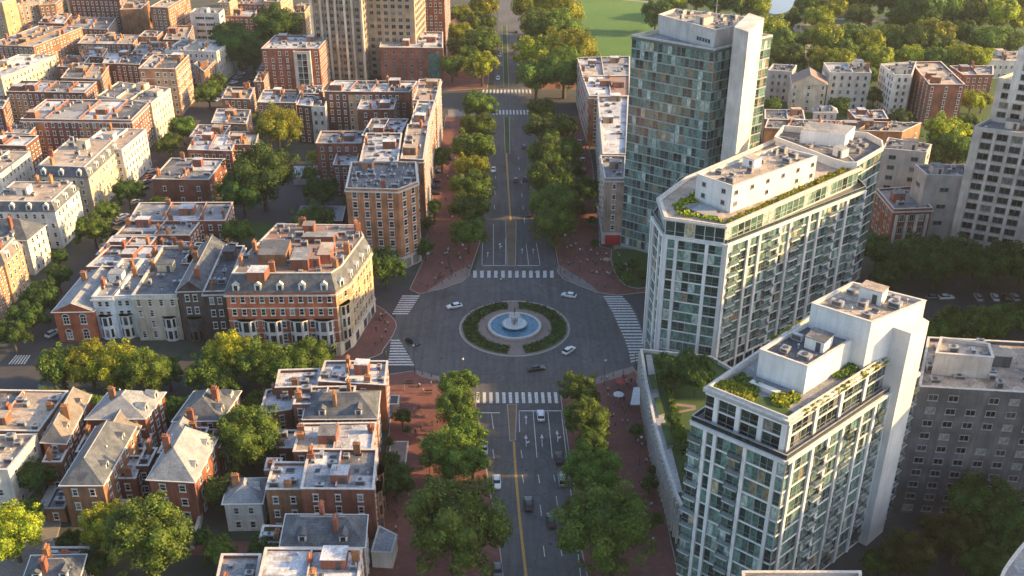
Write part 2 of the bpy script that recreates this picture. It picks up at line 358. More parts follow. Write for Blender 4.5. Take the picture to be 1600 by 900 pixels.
# streets
psheet('left_diagonal_street', [(20, 548), (85, 452), (150, 368), (205, 296), (243, 232), (300, 168), (378, 104), (440, 40), (470, 60), (412, 125), (340, 175), (268, 240), (238, 300), (195, 362), (152, 425), (108, 500), (82, 560)], 0.008, m_street)
psheet('lower_left_street', [(-160, 540), (70, 548), (300, 556), (520, 560), (590, 528), (660, 540), (660, 580), (600, 590), (560, 612), (400, 606), (100, 618), (-160, 622)], 0.010, m_street)
psheet('upper_left_street', [(680, 440), (575, 450), (300, 418), (300, 436), (575, 480), (600, 488), (640, 500)], 0.0085, m_street)
psheet('cross_street', [(400, 128), (400, 150), (655, 178), (940, 180), (960, 160), (940, 146), (655, 144)], 0.0095, m_street)
psheet('far_cross_street', [(560, 10), (560, 18), (760, 20), (880, 20), (880, 8), (760, 6)], 0.0088, m_street)
psheet('right_street', [(1300, 470), (1420, 463), (1900, 462), (1900, 504), (1420, 505), (1280, 560), (1180, 640), (1120, 600)], 0.008, m_street)
psheet('right_exit_street', [(900, 440), (1060, 446), (1100, 452), (1090, 480), (1030, 570), (960, 590), (900, 560)], 0.0105, m_street)
# avenue + roundabout
psheet('avenue_north', [(735, 450), (752, 380), (762, 260), (770, 145), (776, 75), (782, -30), (812, -30), (816, 75), (830, 145), (846, 260), (860, 350), (872, 425), (880, 450)], 0.012, m_asph)
psheet('avenue_south', [(730, 600), (745, 640), (752, 675), (765, 760), (782, 860), (795, 960), (930, 960), (908, 860), (896, 760), (884, 675), (880, 640), (885, 590)], 0.012, m_asph)
psheet('roundabout_road', smooth([(737, 428), (722, 441), (690, 453), (648, 462), (625, 480), (617, 500), (612, 530), (620, 560), (655, 578), (692, 592), (728, 604), (742, 620), (800, 622), (873, 622), (885, 611), (925, 593), (955, 583), (990, 572), (1008, 545), (1003, 515), (990, 480), (965, 463), (930, 458), (900, 446), (880, 436), (868, 426), (800, 425)], k=4), 0.016, m_asph)
# pavements
pave('brick_pavement', [(640, 452), (662, 405), (672, 330), (684, 240), (697, 180), (768, 180), (760, 260), (750, 380), (737, 418), (734, 430), (722, 441), (690, 452), (655, 460)], m_brickp)
pave('brick_pavement', [(832, 180), (905, 182), (925, 250), (934, 330), (938, 385), (990, 400), (1022, 440), (1018, 456), (965, 462), (930, 457), (900, 445), (880, 436), (870, 424), (872, 415), (860, 345), (846, 262)], m_brickp)
pave('brick_pavement', [(600, 586), (652, 579), (692, 591), (728, 603), (741, 614), (745, 640), (752, 675), (765, 760), (782, 860), (795, 960), (540, 960), (560, 860), (596, 780), (604, 700), (612, 640)], m_brickp)
pave('brick_pavement', [(875, 614), (885, 611), (925, 593), (955, 583), (988, 573), (1000, 590), (1010, 650), (1028, 740), (1050, 850), (1075, 960), (930, 960), (908, 860), (896, 760), (884, 675), (878, 640)], m_brickp)
pave('brick_pavement', smooth([(560, 468), (590, 478), (610, 493), (620, 508), (612, 528), (600, 545), (590, 556), (530, 572), (500, 560), (540, 480)], k=4), m_brickp)
pave('brick_pavement', [(650, 140), (700, 20), (766, 20), (768, 75), (762, 138), (700, 142)], m_brickp)
pave('brick_pavement', [(833, 140), (822, 75), (818, 22), (870, 22), (900, 80), (920, 140)], m_brickp)
psheet('corner_paving', smooth([(735, 426), (722, 440), (690, 451), (668, 456), (690, 440), (715, 424), (734, 417)], k=3), 0.142, m_pink)
psheet('corner_paving', smooth([(872, 424), (885, 436), (905, 446), (935, 457), (915, 440), (890, 425), (873, 414)], k=3), 0.142, m_conc)
psheet('corner_paving', smooth([(655, 580), (692, 592), (728, 604), (741, 615), (735, 622), (700, 602), (655, 588)], k=3), 0.142, m_pink)
psheet('corner_paving', smooth([(876, 616), (887, 612), (925, 594), (985, 574), (985, 584), (930, 602), (885, 624)], k=3), 0.142, m_pink)
psheet('corner_paving', [(958, 384), (1000, 380), (1010, 388), (962, 392)], 0.145, m_conc)
pave('garden_plot', smooth([(955, 393), (985, 390), (1018, 400), (1020, 445), (985, 450), (962, 430)], k=3), m_grass, 0.3)
pave('front_garden_path', [(0, 870), (60, 800), (100, 800), (60, 960), (-20, 960)], m_conc, 0.1)
psheet('brick_alley', [(300, 846), (420, 846), (430, 868), (290, 868)], 0.02, m_brickp)
psheet('back_lane', [(60, 600), (90, 610), (55, 900), (0, 900)], 0.018, m_conc)
psheet('right_courtyard', [(1400, 700), (1700, 700), (1700, 960), (1250, 960), (1300, 880)], 0.01, m_street)
psheet('right_courtyard', [(1355, 380), (1700, 380), (1700, 462), (1420, 462), (1350, 455)], 0.012, m_ground)
psheet('block_courtyard', [(395, 260), (500, 262), (545, 300), (545, 380), (360, 385), (330, 340)], 0.012, m_street)
psheet('block_lawn', [(360, 345), (440, 350), (430, 378), (355, 375)], 0.02, m_grass)
# medians
pave('median', [(792, 632), (808, 632), (806, 688), (796, 690)], m_med, 0.1)
pave('median', [(789, 345), (807, 345), (806, 416), (792, 416)], m_med, 0.1)
pave('grass_median', [(787, 182), (796, 182), (797, 240), (789, 240)], m_grass, 0.12)
pave('grass_median', [(784, 40), (792, 40), (795, 136), (787, 136)], m_grass, 0.12)
def mark(pts, mat=None, z=0.022, nm='road_marking'):
    return psheet(nm, pts, z, mat or m_paint)
band('road_marking', [(803, 690), (806, 740), (813, 820), (822, 900), (830, 970)], 0.55, 0.022, m_yel)
band('road_marking', [(791, 240), (794, 290), (798, 345)], 0.6, 0.022, m_yel)
def line(x0, y0, x1, y1, wd=0.18, nm='road_marking'):
    a = U(x0, y0); b = U(x1, y1); d = (b - a).normalized(); n_ = Vector((-d.y, d.x)) * wd / 2
    return sheet(nm, [a - n_, b - n_, b + n_, a + n_], 0.0225, m_paint)
for a in [(745, 645, 781, 645, .4), (811, 642, 877, 642, .4), (811, 643, 812, 675), (768, 647, 771, 670), (833, 643, 839, 715), (856, 643, 863, 716), (877, 643, 912, 940),
          (754, 415, 790, 415, .4), (808, 415, 843, 415, .4), (754, 380, 753, 414), (771, 350, 771, 414), (790, 372, 790, 414), (822, 382, 826, 414), (838, 380, 844, 414)]: line(*a)
for x, y0, y1 in [(814, 703, 716), (816, 742, 755), (841, 742, 755), (865, 742, 752), (844, 789, 806), (869, 775, 790), (849, 853, 870), (876, 856, 869), (770, 702, 717),
                  (819, 340, 349), (817, 322, 328), (815, 302, 308), (814, 282, 287), (811, 262, 266), (810, 245, 249), (838, 360, 368), (835, 335, 342), (832, 312, 317), (829, 290, 295), (772, 320, 327), (773, 298, 304), (774, 275, 280)]:
    dx = 2.2 if y0 > 600 else 0.8
    line(x, y0, x + dx, y1)
def arrow(x, y, s, turn=False):
    c = U(x, y); m = MB()
    m.face([(c.x - .08, c.y - 1.6 * s, 0), (c.x + .08, c.y - 1.6 * s, 0), (c.x + .08, c.y + 1 * s, 0), (c.x - .08, c.y + 1 * s, 0)], m_paint)
    m.face([(c.x - .42, c.y + 1 * s, 0), (c.x + .42, c.y + 1 * s, 0), (c.x, c.y + 2.3 * s, 0)], m_paint)
    if turn: m.face([(c.x + .1, c.y - .6 * s, 0), (c.x + .8, c.y - .2 * s, 0), (c.x + .8, c.y + .3 * s, 0), (c.x + .1, c.y - .1 * s, 0)], m_paint)
    o = m.build('lane_arrow', None, (0, 0, 0.0225)); tag(o, kind='structure')
for a in [(822, 657, 1, False), (847, 690, 1.3, False), (871, 683, 1.2, True), (822, 690, 1.2, True), (816, 393, 1, False), (833, 393, 1, False), (781, 385, 1.2, True), (762, 398, 1, False)]: arrow(*a)
# crosswalks
def zebra(name, a0, a1, b0, b1, n, vertical=True):
    """stripes between edge a (a0->a1) and edge b (b0->b1)"""
    m = MB()
    for i in range(n):
        f0 = (i + 0.22) / n; f1 = (i + 0.72) / n
        L_ = lambda p, q, f: U(p[0] + (q[0] - p[0]) * f, p[1] + (q[1] - p[1]) * f)
        q = [L_(a0, a1, f0), L_(a0, a1, f1), L_(b0, b1, f1), L_(b0, b1, f0)]
        if area2(q) < 0: q.reverse()
        m.face([(p.x, p.y, 0) for p in q], m_paint)
    o = m.build(name, None, (0, 0, 0.0235)); tag(o, kind='structure')
zebra('crosswalk', (737, 434), (868, 434), (737, 423), (868, 423), 12)
zebra('crosswalk', (742, 630), (875, 630), (742, 613), (873, 613), 13)
zebra('crosswalk', (629, 461), (612, 492), (657, 461), (637, 492), 9)
zebra('crosswalk', (611, 530), (606, 572), (624, 530), (648, 572), 10)
curveL = [(942, 462), (950, 476), (959, 492), (967, 510), (976, 530), (982, 548), (986, 568)]
curveR = [(972, 462), (984, 476), (993, 492), (1000, 510), (1006, 530), (1008, 548), (1006, 562)]
for i in range(6): zebra('crosswalk', curveL[i], curveL[i + 1], curveR[i], curveR[i + 1], 4)
zebra('crosswalk', (752, 146), (832, 146), (753, 140), (831, 140), 14)
zebra('crosswalk', (768, 179), (828, 179), (768, 172), (827, 172), 11)
zebra('crosswalk', (12, 569), (40, 569), (24, 555), (49, 555), 6)
psheet('crossing_band', [(700, 183), (768, 180), (768, 170), (700, 172)], 0.139, m_conc)

# ------------------------------------------------------------------ buildings
OCC = MB()          # walls and roofs for the sight test of windows
PENDING = []        # windows wait until every wall stands
_wm = {}
def winmesh(st, w_, h_, gl=None, fr=None):
    key = (st, round(w_, 2), round(h_, 2), gl.name if gl else '', fr.name if fr else '')
    if key in _wm: return _wm[key]
    gl = gl or glz; fr = fr or trimw; m = MB(); p = MB()
    tb = 0.13 if st != 'curtain' else 0.07
    for x in (-w_ / 2 + tb / 2, w_ / 2 - tb / 2): m.box((x, 0.05, h_ / 2), (tb, 0.14, h_), fr)
    for z in (tb / 2, h_ - tb / 2): m.box((0, 0.05, z), (w_ - 2 * tb, 0.14, tb), fr)
    if st in ('sash', 'arch'):
        m.box((0, 0.045, h_ / 2), (w_ - 2 * tb, 0.08, 0.07), fr)
        if w_ > 1.5: m.box((0, 0.05, h_ / 2), (0.1, 0.07, h_ - 2 * tb), fr)
        m.box((0, 0.08, -0.08), (w_ + 0.25, 0.24, 0.14), fr)
        if st == 'sash': m.box((0, 0.06, h_ + 0.1), (w_ + 0.2, 0.16, 0.2), fr)
    if st == 'arch':
        n = 7; c = [(w_ / 2 * math.cos(math.pi * i / n), w_ / 2 * math.sin(math.pi * i / n)) for i in range(n + 1)]
        for i in range(n):
            a, b = c[i], c[i + 1]
            p.face([(0, 0.045, h_), (b[0], 0.045, h_ + b[1]), (a[0], 0.045, h_ + a[1])], gl)
            m.face([(a[0], 0.12, h_ + a[1]), (a[0] * 1.25, 0.12, h_ + a[1] * 1.25), (b[0] * 1.25, 0.12, h_ + b[1] * 1.25), (b[0], 0.12, h_ + b[1])], fr)
    if st == 'plain':
        m.box((0, 0.045, h_ / 2), (0.07, 0.08, h_ - 2 * tb), fr)
        m.box((0, 0.07, -0.06), (w_ + 0.2, 0.2, 0.1), fr)
    if st in ('curtain', 'ribbon'):
        k = max(1, int(w_ / 1.25))
        for i in range(1, k): m.box((-w_ / 2 + w_ * i / k, 0.045, h_ / 2), (0.07, 0.09, h_ - 2 * tb), fr)
        if h_ > 2.2: m.box((0, 0.045, h_ * 0.3), (w_ - 2 * tb, 0.06, 0.06), fr)
    k = max(1, int(w_ / 1.25)) if st in ('curtain', 'ribbon') else 1
    for i in range(k):
        xa = -w_ / 2 + 0.03 + (w_ - 0.06) * i / k; xb = -w_ / 2 + 0.03 + (w_ - 0.06) * (i + 1) / k
        p.face([(xb, 0.03, 0.03), (xa, 0.03, 0.03), (xa, 0.03, h_ - 0.03), (xb, 0.03, h_ - 0.03)], gl)
    both = MB(); both.v = m.v + p.v; n0 = len(m.v)
    both.mats = m.mats + p.mats; both.f = m.f + [tuple(a + n0 for a in f) for f in p.f]; both.m = m.m + [a + len(m.mats) for a in p.m]
    _wm[key] = (both, both.mesh('window'), m.mesh('window'), p.mesh('pane')); return _wm[key]
def wallM(a, b, x, z, c):
    d = (b - a).normalized()
    # local x runs so that +y is the outward normal of a counter-clockwise footprint
    M = Matrix(((-d.x, d.y, 0, a.x + d.x * x - c.x), (-d.y, -d.x, 0, a.y + d.y * x - c.y), (0, 0, 1, z), (0, 0, 0, 1)))
    return M
PROBES = [Vector((0, 0, CAM_H)), Vector((-22, 0, CAM_H)), Vector((22, 0, CAM_H)), Vector((0, 0, CAM_H + 15))]
def facing(a, b):
    mid = (a + b) / 2; d = (b - a).normalized(); n = Vector((d.y, -d.x))
    return n.dot((Vector((0, 0)) - mid).normalized()) > -0.06
def wall_skips(root): return "tower" not in root.name
def win_grid(root, c, a, b, z0, z1, fl, sp, w_, h_, st, gl=None, fr=None, margin=0.8, sill=0.9, name='window'):
    if not facing(a, b): return
    Ln = (b - a).length
    if Ln < w_ + 0.5: return
    n = max(1, int((Ln - 2 * margin + (sp - w_)) / sp)); fh = (z1 - z0) / fl
    hh = min(h_, fh - 0.7) if st not in ('curtain',) else min(h_, fh - 0.12)
    s0 = Ln / 2 - (n - 1) * sp / 2; wr = random.Random(int(Ln * 97 + c.x * 13) + fl)
    for k in range(fl):
        for i in range(n):
            if st not in ('curtain', 'ribbon') and wr.random() < (0.06 if n > 3 and wall_skips(root) else 0.0): continue
            M = wallM(a, b, s0 + i * sp, z0 + k * fh + (min(sill, fh - hh - 0.25) if st != 'curtain' else 0.06), c)
            PENDING.append((root, c, M, st, w_, hh, gl, fr, name))
def flush_windows():
    bvh = BVHTree.FromPolygons([Vector(v) for v in OCC.v], OCC.f)
    by = {}
    for it in PENDING:
        root, c, M, st, w_, h_, gl, fr, name = it
        P = Matrix.Translation((c.x, c.y, 0)) @ M @ Vector((0, 0.35, h_ * 0.6)); see = False
        for q in PROBES:
            d = P - q; dl = d.length; d.normalize()
            hit = bvh.ray_cast(q, d, dl - 0.05)
            if hit[0] is None or (hit[0] - P).length < 0.5: see = True; break
        if see: by.setdefault((root.name, name), []).append(((P - PROBES[0]).length, it))
    tot = 0
    for (rn, name), L_ in by.items():
        L_.sort(key=lambda a: a[0]); root = L_[0][1][0]
        near = L_[:99]; rest = L_[99:]; tot += len(near)
        for dist, (r_, c, M, st, w_, h_, gl, fr, nm) in near:
            both, me, mf, mp = winmesh(st, w_, h_, gl, fr)
            if dist < 250 and len(L_) < 400:
                o = inst(name, mf, root, M); q = bpy.data.objects.new('pane', mp); col.objects.link(q); q.parent = o
            else: inst(name, me, root, M)
        if rest:
            B = MB()
            for dist, (r_, c, M, st, w_, h_, gl, fr, nm) in rest:
                both = winmesh(st, w_, h_, gl, fr)[0]; n0 = len(B.v); mm = [B.mi(x) for x in both.mats]
                B.v += [tuple(M @ Vector(v)) for v in both.v]; B.f += [tuple(a + n0 for a in f) for f in both.f]; B.m += [mm[a] for a in both.m]
            tag(B.build(name + 's_beyond', root), kind='stuff')
    print('windows', tot, 'pending', len(PENDING))
def chimney(root, x, y, z, s=1.0, hh=2.2, mat=None, rz=0.0):
    M = Matrix.Translation((x, y, z)) @ Matrix.Rotation(rz, 4, 'Z'); m = MB()
    m.box((0, 0, hh / 2), (1.5 * s, 0.8 * s, hh), mat or brick, M); m.box((0, 0, hh + 0.1), (1.7 * s, 1.0 * s, 0.22), mat or brick, M)
    o = m.build('chimney', root); p = MB()
    for i in (-1, 0, 1): p.bar(M @ Vector((i * 0.45 * s, 0, hh + 0.2)), M @ Vector((i * 0.45 * s, 0, hh + 0.75)), 0.14 * s, potm, 8, 0.11 * s)
    p.build('chimney_pots', o)
def ac_unit(root, x, y, z, sx, sy, sz, rz, nm='air_conditioner'):
    M = Matrix.Translation((x, y, z)) @ Matrix.Rotation(rz, 4, 'Z'); m = MB()
    m.box((0, 0, sz / 2 + 0.15), (sx, sy, sz), hvac, M); m.box((0, 0, 0.08), (sx * 0.8, sy * 0.8, 0.16), hvacd, M)
    m.box((0, -sy / 2 - 0.01, sz / 2 + 0.15), (sx * 0.75, 0.04, sz * 0.6), hvacd, M)
    if min(sx, sy) > 0.9:
        m.cyl((0, 0), 0.35 * min(sx, sy), sz + 0.15, sz + 0.28, hvacd, 10)
        for i in range(len(m.v) - 20, len(m.v)): m.v[i] = tuple(M @ Vector(m.v[i]))
    m.build(nm, root)
def bulkhead(root, x, y, z, sx, sy, sz, rz, mat, rmat):
    M = Matrix.Translation((x, y, z)) @ Matrix.Rotation(rz, 4, 'Z'); m = MB()
    m.box((0, 0, sz / 2), (sx, sy, sz), mat, M); m.box((0, 0, sz + 0.07), (sx + 0.2, sy + 0.2, 0.14), rmat, M)
    m.box((sx * 0.2, -sy / 2 - 0.02, 1.0), (0.9, 0.06, 1.9), hvacd, M)
    m.build('roof_access', root)
def skylight(root, x, y, z, sx, sy, rz):
    M = Matrix.Translation((x, y, z)) @ Matrix.Rotation(rz, 4, 'Z'); m = MB()
    m.box((0, 0, 0.15), (sx, sy, 0.3), trimg, M); m.box((0, 0, 0.33), (sx * 0.85, sy * 0.85, 0.08), glz, M)
    m.build('skylight', root)
def vent_pipe(root, x, y, z):
    m = MB(); m.bar((x, y, z), (x, y, z + 0.9), 0.12, hvac, 8); m.bar((x, y, z + 0.85), (x, y, z + 1.1), 0.24, hvac, 8, 0.1); m.build('vent_pipe', root)
def clutter(root, rnd, p, z, n, walls, rmat, chim=2):
    """equipment on a flat roof, p in local metres"""
    mn = [min(q[i] for q in p) for i in (0, 1)]; mx = [max(q[i] for q in p) for i in (0, 1)]
    d = (p[1] - p[0]); rz = math.atan2(d.y, d.x)
    def inside(x, y, r=1.4):
        for i in range(len(p)):
            a, b = p[i], p[(i + 1) % len(p)]; e = (b - a).normalized()
            if (Vector((x, y)) - a).dot(Vector((-e.y, e.x))) < r: return False
        return True
    used = []
    def spot(r):
        for _ in range(25):
            x = rnd.uniform(mn[0], mx[0]); y = rnd.uniform(mn[1], mx[1])
            if inside(x, y, r) and all((x - a) ** 2 + (y - b) ** 2 > (r + c_) ** 2 for a, b, c_ in used): used.append((x, y, r)); return x, y
        return None
    area = abs(area2(p)) / 2
    if area > 130:
        for _ in range(1 if area < 500 else 2):
            s = spot(2.6)
            if s: bulkhead(root, s[0], s[1], z, rnd.uniform(3, 4.6), rnd.uniform(2.6, 4), rnd.uniform(2.2, 3), rz, walls, rmat)
    for k in range(int(n * 1.7) + 2):
        q = rnd.random(); s = spot(1.15)
        if not s: continue
        if q < 0.5: ac_unit(root, s[0], s[1], z, rnd.uniform(0.8, 2.6), rnd.uniform(0.7, 1.7), rnd.uniform(0.6, 1.6), rz)
        elif q < 0.72: skylight(root, s[0], s[1], z, rnd.uniform(1, 2), rnd.uniform(1, 1.6), rz)
        else: vent_pipe(root, s[0], s[1], z)
    for k in range(chim):
        i = rnd.randrange(len(p)); a, b = p[i], p[(i + 1) % len(p)]; e = (b - a).normalized(); nn = Vector((-e.y, e.x))
        f = rnd.uniform(0.2, 0.8); q = a + (b - a) * f + nn * 0.9
        chimney(root, q.x, q.y, z - 0.2, 0.95, rnd.uniform(2.0, 3.2), rnd.choice([brick, brickbr, orange]), math.atan2(e.y, e.x) if rnd.random() < .5 else math.atan2(nn.y, nn.x))
BLD = []; FOOT = []
def sections(root, rnd, p, h, wall, roofm):
    """party walls and roof sections of different age across a long block, with matching strips of front wall"""
    Ln = (p[1] - p[0]).length; k = max(2, int(Ln / rnd.uniform(7.5, 10))); f = [0.0] + sorted((i + rnd.uniform(-.2, .2)) / k for i in range(1, k)) + [1.0]
    ip = inset(p, 0.34); L_ = lambda a, b, s: a + (b - a) * s
    for i in range(k):
        a, b, c, d = L_(ip[0], ip[1], f[i]), L_(ip[0], ip[1], f[i + 1]), L_(ip[3], ip[2], f[i + 1]), L_(ip[3], ip[2], f[i]); m = MB()
        cut = rnd.choice((0.0, 0.0, 0.35, 0.5)); zt = h - 0.66 + rnd.uniform(0.0, 0.45); mt = rnd.choice([roofm, roofm, rwhite, rgrey, rwarm, rdark])
        if cut:
            e, g_ = L_(b, c, cut), L_(a, d, cut); m.prism([(v.x, v.y) for v in (a, b, e, g_)], h - 0.69, zt, mt, bottom=False); m.build('roof_section', root); m = MB(); mt = rnd.choice([rwhite, rgrey, rdark, roofm])
            m.prism([(v.x, v.y) for v in (g_, e, c, d)], h - 0.69, max(h - 0.6, zt - 0.25), mt, bottom=False)
        else: m.prism([(v.x, v.y) for v in (a, b, c, d)], h - 0.69, zt, mt, bottom=False)
        m.build('roof_section', root)
        if i:
            q = (d - a).normalized(); nn = Vector((-q.y, q.x)) * 0.16; m = MB(); m.prism([(v.x, v.y) for v in (a + nn, a - nn, d - nn, d + nn)], h - 0.7, h + 0.45, wall, top=coping, bottom=False); m.build('party_wall', root)
            if rnd.random() < 0.75: s = L_(a, d, rnd.uniform(.2, .8)); chimney(root, s.x, s.y, h, 0.9, rnd.uniform(1.2, 2.2), rnd.choice([brick, brickbr, orange]), math.atan2(q.y, q.x))
    if wall in (brick, brickdk, brickbr):
        z = Vector((0, 0))
        for i in range(k):
            if rnd.random() < 0.55:
                mt = rnd.choice([m_ for m_ in (brick, brickdk, brickbr, orange, tan) if m_ != wall]); wd = Ln * (f[i + 1] - f[i]); m = MB()
                m.box((0, 0, h / 2 - 0.6), (wd, 0.04, h - 1.3), mt, wallM(p[0], p[1], Ln * (f[i] + f[i + 1]) / 2, 0, z)); m.build('front_wall', root)
def building(name, label, pts, h, wall, roofm, roof='flat', fl=None, st='sash', sp=2.7, ww=1.15, wh=1.7, n=5, chim=1, cornice=False, cop=None,
             z0=0.0, cat='building', group=None, base=False, rh=3.5, gl=None, fr=None, skip=(), gf=None, sides=None, ridge=None, slope=None, ground_z=0.0, nowin=False, band_fl=False, world=None, seed=None):
    hb = 0.0 if base else h
    q = world or [U(x, y, hb) for x, y in pts]
    if len(q) == 3: q.append(q[0] + q[2] - q[1])
    if area2(q) < 0: q.reverse()
    c = centroid(q); root = empty(name, (c.x, c.y, ground_z)); tag(root, label, cat, group)
    p = [v - c for v in q]; rnd = random.Random(seed if seed is not None else len(BLD) * 13 + 5); BLD.append(root)
    h = h - ground_z; m = MB()
    cop = cop or coping
    if roof == 'flat':
        m.prism(p, z0, h - 0.7, wall, top=False); m.ring(p, 0.0, 0.32, h - 0.7, h, wall)
        m.build('wall', root)
        r_ = MB(); r_.face([Y3(v, h - 0.7) for v in inset(p, 0.3)], roofm); r_.build('roof', root)
        k = MB(); k.ring(p, -0.12, 0.42, h, h + 0.14, cop); k.build('coping', root)
        if len(p) == 4 and chim > 0 and (p[1] - p[0]).length > 13: sections(root, rnd, p, h, wall, roofm)
        clutter(root, rnd, p, h - 0.7, n, wall, roofm, chim)
    else:
        m.prism(p, z0, h, wall, top=wall)
        e = inset(p, -0.35)
        if roof == 'mansard':
            m.build('wall', root)
            tp = inset(p, rh * 0.38); s_ = MB(); s_.prism(e, h + 0.02, h + rh, slope or slate, top=False, p1=tp); s_.build('mansard_roof', root)
            r_ = MB(); r_.face([Y3(v, h + rh - 0.05) for v in tp], roofm); r_.build('roof', root)
            k = MB(); k.ring(tp, -0.15, 0.3, h + rh - 0.1, h + rh + 0.18, cop); k.build('coping', root)
            clutter(root, rnd, tp, h + rh - 0.05, n, wall, roofm, chim)
            for i in range(len(p)):
                a, b = p[i], p[(i + 1) % len(p)]
                if not facing(q[i], q[(i + 1) % len(p)]) or (b - a).length < 4: continue
                nd = max(1, int((b - a).length / (sp * 1.9)))
                for j in range(nd):
                    M = wallM(a, b, (b - a).length * (j + 0.5) / nd, h + 0.35, Vector((0, 0))) @ Matrix.Translation((0, -0.55, 0)); dm = MB()
                    dm.box((0, -0.1, 0.9), (1.7, 1.5, 1.8), fr or trimw, M)
                    for v in ([(-1.0, 0.72, 1.8), (1.0, 0.72, 1.8), (0, 0.72, 2.6)], [(-1.0, 0.72, 1.8), (0, 0.72, 2.6), (0, -0.9, 2.6), (-1.0, -0.9, 1.8)], [(0, 0.72, 2.6), (1.0, 0.72, 1.8), (1.0, -0.9, 1.8), (0, -0.9, 2.6)]):
                        dm.face([M @ Vector(x) for x in v], fr or trimw)
                    do = dm.build('dormer', root); pm = MB()
                    pm.face([M @ Vector(x) for x in ((0.45, 0.67, 0.25), (-0.45, 0.67, 0.25), (-0.45, 0.67, 1.6), (0.45, 0.67, 1.6))], glz); pm.build('pane', do)
        else:
            # ridge along the longer side (or chosen)
            l0 = ((p[1] - p[0]).length + (p[3] - p[2]).length) / 2; l1 = ((p[2] - p[1]).length + (p[0] - p[3]).length) / 2
            along = (l0 >= l1) if ridge is None else (ridge == 0)
            if not along: p2 = [p[1], p[2], p[3], p[0]]; e2 = [e[1], e[2], e[3], e[0]]
            else: p2, e2 = p, e
            mA = (e2[3] + e2[0]) / 2; mB = (e2[1] + e2[2]) / 2; wd = min(l0, l1) / 2; d = (mB - mA).normalized()
            k_ = wd * 0.85 if roof == 'hip' else 0.0
            k_ = min(k_, (mB - mA).length * 0.46)
            a_, b_ = mA + d * k_, mB - d * k_; r_ = MB(); zt = h + rh
            E = [Y3(v, h - 0.02) for v in e2]; A_, B_ = Y3(a_, zt), Y3(b_, zt)
            r_.face([E[0], E[1], B_, A_], roofm); r_.face([E[2], E[3], A_, B_], roofm)
            if roof == 'hip': r_.face([E[1], E[2], B_], roofm); r_.face([E[3], E[0], A_], roofm)
            else:
                g0, g1 = Y3((p2[3] + p2[0]) / 2, h + rh * 0.96), Y3((p2[1] + p2[2]) / 2, h + rh * 0.96)
                m.face([Y3(p2[1], h), Y3(p2[2], h), g1], wall); m.face([Y3(p2[3], h), Y3(p2[0], h), g0], wall)
            r_.face([Vector((v.x, v.y, h - 0.1)) for v in reversed(E)], trimg)
            m.build('wall', root); ro = r_.build('roof', root)
            rb = MB(); rb.bar(A_ + Vector((0, 0, .03)), B_ + Vector((0, 0, .03)), 0.14, trimg, 6); rb.build('ridge_cap', ro)
            gt = MB(); gt.ring(p, -0.5, -0.3, h - 0.16, h + 0.02, trimw); gt.build('gutter', root)
            for _ in range(chim):
                f = rnd.uniform(0.1, 0.9); q3 = a_ + (b_ - a_) * f + Vector((-d.y, d.x)) * rnd.choice((-1, 1)) * wd * 0.45
                chimney(root, q3.x, q3.y, h + rh * 0.35, 0.95, rh * 0.65 + 1.4, rnd.choice([brick, brickbr, orange]), math.atan2(d.y, d.x) + 1.57)
            a3, b3 = p2[0], p2[1]
            if roof == 'hip' and (b3 - a3).length > 6 and name != 'lean_to':
                for j in range(2 if (b3 - a3).length > 8 else 1):
                    nd = 2 if (b3 - a3).length > 8 else 1
                    M = wallM(a3, b3, (b3 - a3).length * (j + .5) / nd, h + 0.3, Vector((0, 0))) @ Matrix.Translation((0, -1.3, 0)); dm = MB(); dm.box((0, -.3, .75), (1.5, 2.2, 1.5), trimw, M)
                    for v in ([(-.9, .85, 1.5), (.9, .85, 1.5), (0, .85, 2.2)], [(-.9, .85, 1.5), (0, .85, 2.2), (0, -1.6, 2.2), (-.9, -1.6, 1.5)], [(0, .85, 2.2), (.9, .85, 1.5), (.9, -1.6, 1.5), (0, -1.6, 2.2)]): dm.face([M @ Vector(x) for x in v], roofm)
                    do = dm.build('dormer', root); pm = MB(); pm.face([M @ Vector(x) for x in ((.45, .82, .2), (-.45, .82, .2), (-.45, .82, 1.35), (.45, .82, 1.35))], glz); pm.build('pane', do)
            for _ in range(n // 3):
                f = rnd.uniform(0.2, 0.8); q3 = mA + (mB - mA) * f + Vector((-d.y, d.x)) * rnd.choice((-1, 1)) * wd * 0.5; vent_pipe(root, q3.x, q3.y, h + rh * 0.4)
    if cornice:
        k = MB(); k.ring(p, -0.45, -0.02, h - 1.15, h - 0.75, coping if cornice is True else cornice); k.build('cornice', root)
    if band_fl:
        F_ = fl or max(1, round(h / 3.3)); k = MB()
        for i in range(1, F_): k.ring(p, -0.1, -0.01, z0 + (h - 1 - z0) / F_ * i - 0.15, z0 + (h - 1 - z0) / F_ * i + 0.12, coping)
        k.build('string_courses', root)
    fl = fl or max(1, round((h - z0) / 3.3)); zb = z0
    if gf:
        zg = 3.9; k = MB(); k.ring(p, -0.14, -0.01, z0, zg, gf); k.ring(p, -0.4, -0.02, zg, zg + 0.3, coping); k.build('ground_floor_front', root); zb = zg + 0.3; fl = max(1, fl - 1)
    ztop = h - (0.9 if roof == 'flat' else 0.2)
    q2 = [v + c for v in p]
    for i in range(len(p)):
        a, b = q2[i], q2[(i + 1) % len(p)]
        if i in skip or nowin: continue
        o = (sides or {}).get(i, {})
        win_grid(root, c, a, b, zb, ztop, o.get('fl', fl), o.get('sp', sp), o.get('ww', ww), o.get('wh', wh), o.get('st', st), o.get('gl', gl), o.get('fr', fr))
        if gf:
            d = (b - a).normalized(); nn = Vector((d.y, -d.x)) * 0.15
            win_grid(root, c, a + nn, b + nn, z0 + 0.2, 3.7, 1, 3.4, 2.4, 2.7, 'plain', None, trimg, sill=0.3, name='shop_window')
